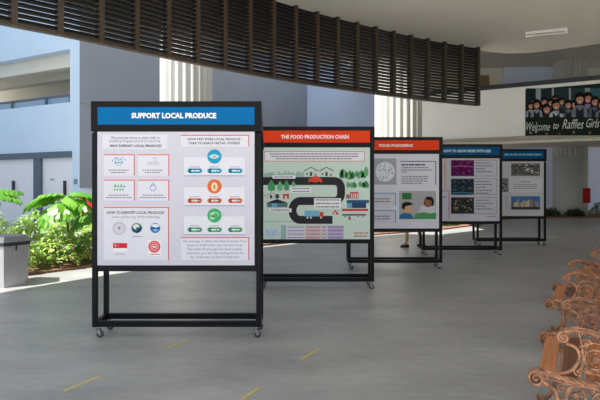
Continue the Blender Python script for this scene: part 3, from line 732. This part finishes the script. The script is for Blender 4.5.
def lab_(x0, y0, x1, y1, lines):
    p = PR(); p.rect(x0, y0, x1, y1, (244, 244, 252), 5); n = len(lines); hh = (y1-y0)/n
    for k, l_ in enumerate(lines): 
        if l_: p.text(l_, x0+2, y0+hh*k+hh*.22, x1-2, y0+hh*(k+1)-hh*.22, (50, 46, 66), 6, .01)
        else: p.greek(x0+2, y0+hh*(k+.5), x1-2, hh*.28, (110, 106, 124), 6, k)
    p.build('printed_label', po)
lab_(272.5, 175.3, 295.5, 178.6, ['']); lab_(290.5, 187.2, 311.5, 192.8, ['', '']); lab_(269, 208.4, 291.5, 212.2, ['DISTRIBUTION']); lab_(314, 198.2, 341, 208.6, ['', '', ''])
p = PR(); p.line([(264, 196), (272, 193), (280, 195)], .5, (180, 90, 80), 2); p.rect(265, 195.5, 280, 198.3, (206, 216, 214), 2); p.rect(270, 195, 272, 198.3, (50, 50, 60), 3); p.rect(275.5, 194.5, 279, 198.3, (60, 60, 70), 3); p.rect(283, 194, 289, 198.6, (196, 70, 60), 3); p.rect(285, 196, 287, 198.6, (240, 230, 225), 4); p.build('printed_shops', po, 'small shops with red block')
p = PR(); p.poly([(266, 203), (277, 199), (288, 203)], (46, 50, 60), 3); p.rect(267, 203, 287.5, 207.2, (92, 128, 138), 3); p.rect(272, 203.5, 277, 206.8, (120, 184, 226), 4); p.build('printed_warehouse', po, 'dark roofed warehouse with blue truck')
p = PR(); p.rect(304.5, 210.6, 319, 216.4, (122, 188, 226), 4); p.rect(319.5, 212, 323.5, 217, (214, 74, 62), 4)
for x in (307.5, 311, 321): p.ell(x, 217.6, 1, 1, (225, 228, 230), 5, 8)
p.build('printed_truck', po, 'light blue truck with red cab')
p = PR(); p.poly([(332, 214), (335, 209.6), (339, 214.5)], (206, 60, 70), 3); p.rect(334, 212, 336, 214, (240, 230, 230), 4); p.build('printed_stall', po, 'tiny red tent')
p = PR(); p.rect(350, 192, 358.5, 198.5, (206, 84, 76), 3)
for k in range(4): p.rect(351+k*2, 193.5, 352+k*2, 198, (238, 220, 220), 4)
p.rect(346, 194.5, 350, 198.5, (150, 120, 124), 3); p.build('printed_shop', po, 'red and white shop')
p = PR(); p.rect(346.5, 200, 369, 203, (50, 92, 134), 3); p.rect(352, 203, 366, 208, (44, 76, 112), 3); p.rect(347, 203, 352, 208, (110, 170, 200), 3); p.build('printed_market', po, 'blue market building')
p = PR(); p.rect(342, 208.8, 368, 211, (206, 64, 56), 4); p.rect(343, 211, 366, 214, (222, 214, 216), 4); p.rect(342, 214, 366, 215.6, (90, 96, 104), 4)
for x in (345, 349.5, 358, 363): p.ell(x, 218.5, 1.1, 1.6, (190, 70, 80) if x in (349.5,) else (236, 232, 236), 4, 8); p.ell(x, 216.8, .7, .7, (50, 40, 44), 5, 8)
p.build('printed_food_stall', po, 'red roofed stall with customers')
p = PR(); p.line([(263, 221.5), (294, 221.5)], .6, (150, 184, 192), 2)
for k, a in enumerate([-70, -35, 0, 35, 70]):
    a = math.radians(a); cxh, cyh = 271, 236; p.poly([(cxh, cyh+2), (cxh+math.sin(a-.25)*7, cyh-math.cos(a-.25)*6), (cxh+math.sin(a)*11, cyh-math.cos(a)*10), (cxh+math.sin(a+.25)*7, cyh-math.cos(a+.25)*6)], (176, 206, 232) if k % 2 else (196, 214, 238), 3+k)
p.rect(281, 225, 286, 239, (160, 190, 196), 2); p.build('printed_flower', po, 'pale blue lotus')
p = PR()
for ix, (x0, x1, c1) in enumerate([(287, 305, (222, 220, 238)), (305.5, 321, (226, 190, 192)), (321.5, 327, (214, 200, 220)), (327.5, 343.5, (186, 170, 212))]):
    for k in range(4): p.rect(x0, 225.5+k*3.5, x1, 228.6+k*3.5, c1, 2); p.greek(x0+1, 227+k*3.5, x1-1, .9, (150, 130, 180), 3, k+ix)
p.build('printed_table', po, 'lilac and pink table of figures')
p = PR(); p.greek(354, 233, 368, 1.2, (204, 112, 96), 2, 1); p.greek(354, 236, 367, 1.2, (204, 112, 96), 2, 2); p.build('printed_credit', po, 'small red print')

# --- board 3
t, ho, PR, cx_, s_ = board(442.4, 58.8, 'third display board, red header reading food poisoning', RD)
p = PR(-.015); p.text('FOOD POISONING', 379, 144.2, 412.5, 147.0, (250, 240, 236), 1, .045); p.build('title_lettering', ho, 'white capital letters')
po = sheet_part(t, PR, (222, 222, 236))
p = PR(); p.rect(366, 158.5, 396.3, 184.5, (170, 172, 184), 1); p.ell(385, 171.8, 9.6, 9.8, (226, 232, 244), 2, 28)
r_ = random.Random(5)
for k in range(34):
    a = r_.uniform(0, 2*PI); q = 8.4*math.sqrt(r_.random()); p.ell(385+q*math.cos(a), 171.8+q*math.sin(a), .65, .5, r_.choice([(90, 130, 180), (60, 80, 120), (110, 170, 190)]), 3, 6)
p.build('printed_bacteria', po, 'white dish with blue specks')
p = PR(); p.shadow_card(400, 161, 435.2, 184.8, (220, 220, 234), (44, 84, 140), .8); p.greek(401.5, 164.8, 425, 1.3, NAVY, 3, 1)
for k, (y, f_) in enumerate([(167.7, .85), (170, 1), (172, .2), (176.6, .85), (178.8, .82), (181, .8), (183.2, .66)]): p.greek(401.5, y, 433, .9, INK, 3, k, f_)
p.build('text_card', po)
for (y0, y1) in ((192.8, 205.4), (210.2, 223)):
    p = PR(); p.shadow_card(366, y0, 395, y1, (216, 216, 232), (92, 158, 206), .9)
    for k in range(2): p.greek(374.5, y0+6+k*2.6, 390, 1, INK, 3, k)
    p.build('text_card', po)
p = PR(); p.rect(399, 191, 436, 219, (176, 178, 184), 1); p.rect(402, 193, 411.5, 199.4, (60, 128, 84), 2); p.rect(404, 199.4, 409, 201, (196, 170, 130), 2)
p.poly([(399, 219), (400, 214.5), (405, 212.5), (411, 214), (414, 219)], (46, 116, 166), 3); p.ell(406.5, 208.5, 4, 4.8, (214, 172, 140), 4, 16); p.poly([(401.5, 208), (401.8, 204), (405, 201.8), (410, 202.2), (413.5, 204.2), (409, 205.4), (405, 206.5), (404, 210)], (40, 34, 40), 5); p.ell(412.2, 212, 2.0, 1.8, (214, 172, 140), 5, 10)
p.poly([(413, 219), (416, 213.6), (424, 212), (430, 213.5), (436, 212.4), (436, 219)], (84, 160, 98), 3); p.poly([(418, 213), (421, 206), (434, 205), (436, 212), (428, 214)], (206, 208, 216), 2)
p.ell(428, 202.4, 4.4, 4.9, (150, 100, 78), 4, 16); p.poly([(424.5, 199), (427, 196.4), (432, 197), (434, 201), (433, 206.2), (431, 206), (431.5, 201), (427, 199.5)], (44, 36, 42), 5); p.ell(424.5, 203.5, 1, .8, (60, 40, 40), 5, 8)
p.build('printed_cartoon', po, 'cartoon of person beside someone sick in green bed')

# --- board 4
t, ho, PR, cx_, s_ = board(502.3, 49.5, 'fourth display board, dimmed blue header above three photographs with captions', (0, 84, 134))  # header blue darkened to carry the dimmer light this far back
p = PR(-.015); p.text('HOW TO GROW MORE WITH LESS', 443.5, 149.6, 490.5, 152.4, (200, 230, 244), 1, .045); p.build('title_lettering', ho, 'pale capital letters')
po = sheet_part(t, PR, (206, 206, 220))
p = PR(); p.rect(428, 158.8, 445.5, 188, (222, 176, 166), 1); p.rect(428, 158.8, 444, 188, (214, 210, 226), 2); p.build('text_card', po)
p = PR(); p.rect(428, 190.5, 449.2, 218.5, (196, 140, 150), 1); p.rect(428, 191.3, 448.4, 218.5, (210, 210, 228), 2); p.greek(430, 197, 446, 1.2, INK, 3, 2); p.build('text_card', po)
for i, (y0, y1) in enumerate([(160, 176.2), (178.6, 194.9), (197.2, 213.8)]):
    p = PR(); p.rect(450.8, y0, 496.8, y1, (110, 110, 124), 1); p.rect(474, y0+.4, 496.4, y1-.4, (200, 202, 216), 2)
    for k in range(4 if i != 1 else 5): p.greek(475.5, y0+3+k*2.9, 494, .9, INK, 3, k, [.8, .9, .55, .9, .7][k])
    r_ = random.Random(11+i)
    base = [(96, 16, 84), (40, 52, 66), (52, 52, 56)][i]; p.rect(451.2, y0+.4, 473.6, y1-.4, base, 2)
    pal = [[(150, 40, 130), (70, 10, 60), (190, 90, 170), (60, 8, 50)], [(70, 92, 110), (24, 30, 44), (60, 120, 150), (96, 110, 100)], [(190, 190, 186), (160, 140, 96), (20, 22, 26), (90, 96, 90)]][i]
    for k in range(34):
        x = 451.2+r_.random()*19; y = y0+.6+r_.random()*(y1-y0-3.2); w_ = r_.uniform(1.2, 3.4); hh = r_.uniform(.6, 2) if i != 1 else r_.uniform(1, 2.6)
        p.poly([(x, y), (x+w_*.2, y+hh), (x+w_*.9, y+hh*.8), (x+w_*.7, y)], r_.choice(pal), 3+(k % 3))
    if i == 0: p.line([(451.5, 166.6), (462, 165.8), (473.4, 166.8)], .7, (200, 110, 180), 7)
    if i == 1: p.line([(452, 193), (462, 192.4), (473, 193.5)], 1.2, (60, 130, 170), 7)
    p.build('captioned_photograph', po, ['magenta lit photograph', 'dark blue photograph', 'black and tan photograph'][i])
p = PR(); p.greek(486, 216.4, 496, .8, (150, 100, 110), 2, 2); p.build('printed_credit', po)

# --- board 5
t, ho, PR, cx_, s_ = board(546.2, 43.1, 'farthest display board, blue header above a city skyline photograph', (0, 84, 134))  # same darkened blue, dimness put into the header colour
p = PR(-.015); p.greek(504, 154.6, 541.5, 1.7, (130, 190, 220), 1, 8); p.build('title_lettering', ho, 'pale tiny letters')
po = sheet_part(t, PR, (204, 204, 214))
p = PR(); r_ = random.Random(21); p.rect(511, 163.4, 539.8, 175.8, (104, 104, 104), 1)
for k in range(40):
    x = 511+r_.random()*26; y = 164+r_.random()*10.4; g_ = r_.choice([10, 24, 50, 210, 230]); p.rect(x, y, x+r_.uniform(.8, 2.6), y+r_.uniform(.5, 1.4), (g_, g_, g_), 2+k % 3)
p.rect(511, 166.2, 539.8, 167, (50, 50, 50), 6); p.build('printed_photograph', po, 'black and white street photograph')
p = PR(); p.rect(480, 178.2, 508.2, 192, (120, 122, 128), 1)
for k in range(14): x = 500+r_.random()*6; y = 179+r_.random()*11; g_ = r_.choice([30, 50, 80, 160]); p.rect(x, y, x+1.8, y+1.4, (g_, g_, g_), 2)
p.build('printed_photograph', po, 'grey photograph')
p = PR(); p.rect(508.8, 178.2, 541.6, 192, (216, 216, 224), 1); p.greek(521, 181.8, 530, .8, INK, 2, 1)
for k in range(3): p.greek(513, 184.4+k*2, 537, .7, (140, 138, 156), 2, k)
p.build('text_card', po)
p = PR(); p.rect(511, 196.2, 539.8, 209.6, (70, 120, 180), 1); p.rect(511, 206.8, 539.8, 209.6, (60, 66, 60), 5)
for k in range(15):
    x = 512+k*1.75; hh = r_.uniform(4, 9.5); p.rect(x, 208-hh, x+1.5, 208, r_.choice([(196, 176, 140), (150, 140, 124), (110, 108, 108), (214, 200, 170)]), 2+k % 3)
p.build('printed_photograph', po, 'city skyline under blue sky')
p = PR(); p.rect(505, 196, 508, 208, (190, 190, 206), 1); p.build('side_caption', po)

# ------------------------------------------------------------ person walking behind board three
def skin_body(name, V, E, R, root, m, sub=2, parent=None):
    me = bpy.data.meshes.new(name); me.from_pydata(V, E, []); ob = bpy.data.objects.new(name, me); COL.objects.link(ob)
    sk = ob.modifiers.new('s', 'SKIN'); sk.use_smooth_shade = True
    for i, v in enumerate(me.skin_vertices[0].data): v.radius = (R[i], R[i]) if not isinstance(R[i], tuple) else R[i]
    me.skin_vertices[0].data[root].use_root = True
    ss = ob.modifiers.new('u', 'SUBSURF'); ss.levels = sub; ss.render_levels = sub
    dg = bpy.context.evaluated_depsgraph_get(); dg.update()
    nm = bpy.data.meshes.new_from_object(ob.evaluated_get(dg)); ob.modifiers.clear(); ob.data = nm
    nm.materials.clear(); nm.materials.append(m)
    for p_ in nm.polygons: p_.use_smooth = True
    if parent: ob.parent = parent
    return ob
M_skin = mat('skin', (196, 142, 118), rough=0.55, var=0.04)
PY = 11.9
pr = thing('person', 'person walking in dark flat shoes, only the lower legs seen below the third board', 'person', ((412-300)*PY/F, PY, 0))
V = [(0, 0, .86), (0, 0, 1.0), (0, 0, 1.2), (0, 0, 1.34), (0, 0, 1.42), (-.02, 0, 1.52), (-.02, 0, 1.6),
     (-.03, -.08, .80), (-.13, -.08, .47), (-.14, -.08, .10), (-.24, -.08, .035),
     (.03, .08, .80), (.12, .08, .46), (.27, .08, .13), (.21, .08, .035),
     (0, -.15, 1.32), (.06, -.19, 1.08), (-.04, -.2, .88), (-.07, -.2, .80),
     (0, .15, 1.32), (-.06, .19, 1.08), (-.12, .2, .88), (-.16, .2, .82)]
E = [(0, 1), (1, 2), (2, 3), (3, 4), (4, 5), (5, 6), (0, 7), (7, 8), (8, 9), (9, 10), (0, 11), (11, 12), (12, 13), (13, 14), (3, 15), (15, 16), (16, 17), (17, 18), (3, 19), (19, 20), (20, 21), (21, 22)]
R = [.12, .11, .12, .08, .05, .085, .07, .085, .05, .034, .03, .085, .05, .034, .03, .045, .036, .026, .03, .045, .036, .026, .03]
bd = skin_body('body', V, E, R, 0, M_skin, 2, pr)
for sy in (-.2, .2):   # fingers
    x0, z0 = (-.07, .80) if sy < 0 else (-.16, .82)
    for k in range(4):
        yk = sy+(k-1.5)*.017
        fb = MB(); fb.tube([(x0, yk, z0), (x0-.01, yk, z0-.045), (x0-.022, yk, z0-.075-.006*(k % 3))], [.009, .008, .006], M_skin, 6); fb.build('finger', pr)
    fb = MB(); fb.tube([(x0-.005, sy, z0+.01), (x0-.04, sy, z0-.02), (x0-.05, sy, z0-.045)], [.01, .009, .007], M_skin, 6); fb.build('thumb', pr)
M_dress = mat('navy_cloth', (44, 52, 78), rough=0.85, var=0.06); M_shirt = mat('white_cloth', (220, 220, 222), rough=0.85, var=0.02)
m = MB(); m.lathe([(.135, 1.0), (.15, .9), (.185, .75), (.225, .58), (.22, .58), (.18, .76), (.14, .9)], (0, 0, 0), M_dress, 24); m.build('skirt', pr)
m = MB(); m.lathe([(.14, .98), (.145, 1.1), (.16, 1.25), (.14, 1.35), (.06, 1.41)], (0, 0, 0), M_shirt, 20)
for sy in (-1, 1): m.tube([(0, sy*.1, 1.34), (0.01, sy*.16, 1.3), (sy*-.03, sy*.19, 1.14)], [.07, .062, .055], M_shirt, 10)
m.build('shirt', pr)
m = MB(); m.ball((.015, 0, 1.565), .1, mat('black_hair', (30, 24, 22), rough=.5), 14, (1, .95, 1.02)); m.ball((.09, 0, 1.5), .05, mat('black_hair', (30, 24, 22)), 10, (.7, .8, 1.8)); m.build('hair', pr)
m = MB()
for sy in (-.03, .03): m.ball((-.1, sy, 1.545), .011, M_dark, 8)
m.ball((-.115, 0, 1.525), .014, M_skin, 8); m.box(-.103, -.095, -.02, .02, 1.488, 1.494, M_red); m.build('face', pr)
M_shoe = mat('black_leather', (32, 26, 28), rough=.4)
for sx, sy, tilt in ((-.14, -.08, 0), (.27, .08, 0.0)):
    m = MB(); m.tube([(sx+.05, sy, .035), (sx, sy, .036), (sx-.08, sy, .032), (sx-.14, sy, .022)], [.028, .036, .036, .018], M_shoe, 12)
    m.box(sx-.14, sx+.06, sy-.03, sy+.03, 0.0, .014, M_shoe, .004); m.build('shoe', pr)

# ------------------------------------------------------------ benches
M_iron = mat('bronze_painted_cast_iron', (190, 136, 104), rgb2=(98, 68, 52), rough=0.36, metal=0.35, scale=30)
M_w1 = mat('orange_brown_wood', (200, 132, 88), rgb2=(158, 98, 60), rough=0.45, scale=4, stretch=(14, 1, 14))
M_w2 = mat('dark_brown_wood', (120, 78, 56), rgb2=(90, 56, 42), rough=0.5, scale=4, stretch=(14, 1, 14))
def spiral(c, r, turns, a0, sgn, n=22):   # (s,z) points from outside to the eye
    out = []
    for i in range(n+1):
        t_ = i/n; a = a0+sgn*2*PI*turns*t_; q = r*(1-0.82*t_)
        out.append((c[0]+q*math.cos(a), c[1]+q*math.sin(a)))
    return out
def side_frame():
    m = MB(); X = lambda pts, y=0: [(a, y, b) for a, b in pts]
    def tb(pts, r, y=0, seg=7): m.tube(X(pts, y), r, M_iron, seg)
    def rope(pts, r):
        P = catmull(pts, 8); n = len(P)
        for ph in (0, 2*PI/3, 4*PI/3):
            q = [(a, r*.6*math.cos(ph+i*0.85), b+r*.6*math.sin(ph+i*0.85)) for i, (a, b) in enumerate(P)]
            m.tube(q, r*.62, M_iron, 6)
    # seat rail with rope moulding and the big front scroll
    rope([(.0, .475), (.06, .465), (.16, .452), (.28, .45), (.4, .45), (.52, .44)], .016)
    tb([(.0, .45), (.15, .43), (.3, .43), (.52, .42)], .010)
    for y in (-.018, .018):
        tb(spiral((.0, .435), .042, 1.6, PI/2, 1), .009, y)
    m.lathe([(.008, -.03), (.012, -.026), (.012, .026), (.008, .03)], (0, 0, .435), M_iron, 12, 'y')
    for k in range(14):
        a = PI/2+k*2*PI/14; m.ball((.033*math.cos(a), 0, .435+.033*math.sin(a)), .013, M_iron, 6, (1, 2.2, 1))
    # arm with its own scroll
    arm = [(.13, .70), (.2, .715), (.3, .70), (.42, .70), (.55, .73)]
    P = catmull(arm, 6); m.tube([(a, 0, b) for a, b in P], .011, M_iron, 8); m.tube([(a, 0.0, b+.014) for a, b in P], .006, M_iron, 6)
    for a, b in P: m.ball((a, 0, b-.012), .009, M_iron, 6, (1, 1.4, 1))
    for y in (-.014, .014): tb(spiral((.128, .672), .03, 1.6, PI/2, 1), .008, y)
    m.ball((.128, 0, .672), .014, M_iron, 8, (1, 2, 1))
    # curved arm support like a C
    tb(catmull([(.14, .64), (.19, .62), (.20, .56), (.16, .50), (.10, .475), (.04, .48)], 6), .009)
    # roundels between arm and seat, lattice of scrolls
    def roundel(c, r):
        ring = [(c[0]+r*math.cos(a), 0, c[1]+r*math.sin(a)) for a in [2*PI*k/20 for k in range(20)]]
        m.tube(ring, .007, M_iron, 6, closed=True)
        m.lathe([(.004, -.016), (r*.35, -.012), (r*.42, 0), (r*.35, .012), (.004, .016)], (c[0], 0, c[1]), M_iron, 14, 'y')
        for k in range(8):
            a = 2*PI*k/8; m.ball((c[0]+r*.66*math.cos(a), 0, c[1]+r*.66*math.sin(a)), r*.17, M_iron, 6, (1, 1.2, 1))
    roundel((.275, .575), .05); roundel((.39, .575), .045); roundel((.185, .375), .045); roundel((.31, .36), .05)
    R = random.Random(4)
    for (c, r, a0, sg) in [((.23, .65), .028, 0, 1), ((.32, .65), .028, PI, -1), ((.2, .5), .026, 2, 1), ((.335, .5), .028, 0, -1), ((.45, .52), .03, 1, 1), ((.43, .65), .03, 2, -1), ((.215, .60), .02, 1, -1),
                           ((.335, .63), .02, 3, 1), ((.24, .52), .02, 4, 1), ((.3, .51), .02, 5, -1), ((.12, .40), .025, 1, 1), ((.25, .41), .022, 2, -1), ((.25, .31), .03, 4, 1), ((.38, .40), .025, 0, 1), ((.13, .33), .022, 3, -1), ((.39, .31), .025, 5, 1)]:
        tb(spiral(c, r, 1.4, a0, sg, 16), .0055, 0, 5); m.ball((c[0], 0, c[1]), .008, M_iron, 6)
    for (a, b, c) in [((.2, .46), (.22, .58), (.2, .7)), ((.335, .46), (.345, .58), (.33, .7)), ((.2, .52), (.275, .50), (.34, .52)), ((.2, .63), (.275, .66), (.34, .63))]:
        tb(catmull([a, b, c], 5), .006, 0, 5)
    # legs
    tb(catmull([(.03, .42), (.09, .38), (.10, .28), (.06, .16), (.03, .07), (.0, .03), (-.03, .02)], 6), .014)
    tb(catmull([(.16, .42), (.13, .3), (.10, .22)], 5), .008)
    tb(spiral((-.03, .035), .025, 1.2, -PI/2, -1), .008)
    m.box(-.05, .03, -.02, .02, 0, .016, M_iron, .003)
    tb(catmull([(.16, .33), (.26, .26), (.36, .3), (.46, .28)], 6), .009)
    tb(catmull([(.5, .44), (.48, .3), (.53, .15), (.6, .05), (.63, .02)], 6), .014)
    m.box(.58, .66, -.02, .02, 0, .016, M_iron, .003)
    tb(catmull([(.5, .42), (.53, .6), (.58, .78), (.64, .92)], 6), .014)
    tb(spiral((.665, .905), .03, 1.4, PI, -1), .009)
    return m
BL_ = 0.80
bench = thing('garden_bench', 'ornate bronze cast iron bench with wooden slats, nearest at lower right', 'bench')
fr = side_frame().build('side_frame', bench)
f2 = fr.copy(); COL.objects.link(f2); f2.parent = bench; f2.location = (0, BL_, 0)
for k, (s0, w_, mm) in enumerate([(.005, .085, M_w1), (.118, .085, M_w2), (.231, .085, M_w1), (.344, .085, M_w1), (.45, .06, M_w1)]):
    m = MB(); m.box(s0, s0+w_, .012, BL_-.012, .44, .462, mm, .005); o = m.build('seat_slat', bench)
    if mm is M_w2: o['label'] = 'dark brown slat'
for k in range(3):
    z = .56+k*.12; s0 = .525+k*.04
    m = MB(); m.box(s0, s0+.022, .012, BL_-.012, z, z+.085, M_w1, .005); m.build('back_slat', bench)
m = MB(); m.tube([(.64, .0, .93), (.645, BL_/2, .97), (.64, BL_, .93)], .014, M_iron, 8); m.build('top_rail', bench)
spots = [(1.27, 2.79, -28.3, None), (2.15, 4.47, -30, 'ornate bronze bench with wooden slats, second from the camera'), (3.2, 5.92, -36, 'ornate bronze bench seen small and farthest along the row at right edge')]
for i, (x, y, a, l_) in enumerate(spots):
    o = bench if i == 0 else copy_tree(bench)
    o.location = (x, y, 0); o.rotation_euler = (0, 0, math.radians(a)); o['group'] = 'cast iron benches in a row'
    if l_: o['label'] = l_

# ------------------------------------------------------------ ceiling lamp
a = px3(525.5, 36.2, 10.45); b_ = px3(567.5, 31, 10.15)
a.z = b_.z = ZC; d = (b_-a); L_ = d.length; d.normalize(); n = Vector((-d.y, d.x, 0)); mid = (a+b_)/2
t = thing('ceiling_light', 'slim fluorescent batten light fixed to the ceiling at upper right', 'ceiling light', (mid.x, mid.y, ZC))
M_ls = mat('lamp_steel', (232, 230, 226), rough=.5, var=.02); M_tube = mat('lamp_glass', (238, 236, 230), rough=.25, var=.01)
m = MB(); m.obox(Z3*-.025, (d, n, Z3), (L_/2, .05, .025), M_ls); m.build('housing', t)
for q in (-1, 1):
    m = MB(); m.obox(d*q*(L_/2-.02)+Z3*-.075, (d, n, Z3), (.02, .03, .028), M_ls); m.build('end_cap', t)
m = MB(); m.tube([d*-(L_/2-.03)+Z3*-.078, d*(L_/2-.03)+Z3*-.078], .017, M_tube, 12); m.build('tube', t)

# ------------------------------------------------------------ floor tape
M_tape = mat('worn_yellow_tape', (214, 194, 92), rgb2=(184, 172, 116), rough=.6, scale=30)
def fp(px, py): d_ = CAMZ*F/(py-HY); return Vector(((px-300)*d_/F, d_, 0))
for (x0, y0, x1, y1, l_) in [(63, 391.5, 101, 376, 'yellow floor tape strip at the bottom left'), (163, 349.5, 189, 340, 'yellow floor tape strip just below the front board'),
                             (241, 399.5, 258.5, 388.5, 'yellow floor tape strip cut by the bottom edge of the picture'), (301, 359.5, 320, 348.5, 'yellow floor tape strip right of the front board')]:
    p0, p1 = fp(x0, y0), fp(x1, y1); d = (p1-p0); L_ = d.length; d.normalize(); n = Vector((-d.y, d.x, 0)); c_ = (p0+p1)/2
    m = MB(); m.obox(Z3*0.0012, (d, n, Z3), (L_/2, .013, .001), M_tape); tag(m.build('floor_tape', None, c_), l_, 'tape')

# ------------------------------------------------------------ light, sky, camera
w = bpy.data.worlds.new('World'); SC.world = w; w.use_nodes = True
bg = w.node_tree.nodes['Background']; bg.inputs['Color'].default_value = (0.78, 0.89, 1.0, 1); bg.inputs['Strength'].default_value = 1.15
sd = bpy.data.lights.new('sun', 'SUN'); sd.energy = 11.0; sd.angle = math.radians(0.6); sd.color = (1.0, 0.95, 0.86)
so = bpy.data.objects.new('sun', sd); COL.objects.link(so)
az = Vector((-0.8, -0.6, 0)).normalized(); el = math.radians(58)
so.rotation_euler = (az*math.cos(el)+Z3*math.sin(el)).to_track_quat('Z', 'Y').to_euler()
so.location = (-10, -8, 20)
cd = bpy.data.cameras.new('camera'); cd.sensor_width = 36; cd.lens = F/600*36; cd.shift_y = -0.03; cd.clip_end = 300
co = bpy.data.objects.new('camera', cd); COL.objects.link(co); co.location = (0, 0, CAMZ); co.rotation_euler = (PI/2, 0, 0)
SC.camera = co
SC.view_settings.view_transform = 'Standard'; SC.view_settings.look = 'None'; SC.view_settings.gamma = 1
SC.view_settings.exposure = 0.0; SC.view_settings.use_curve_mapping = False
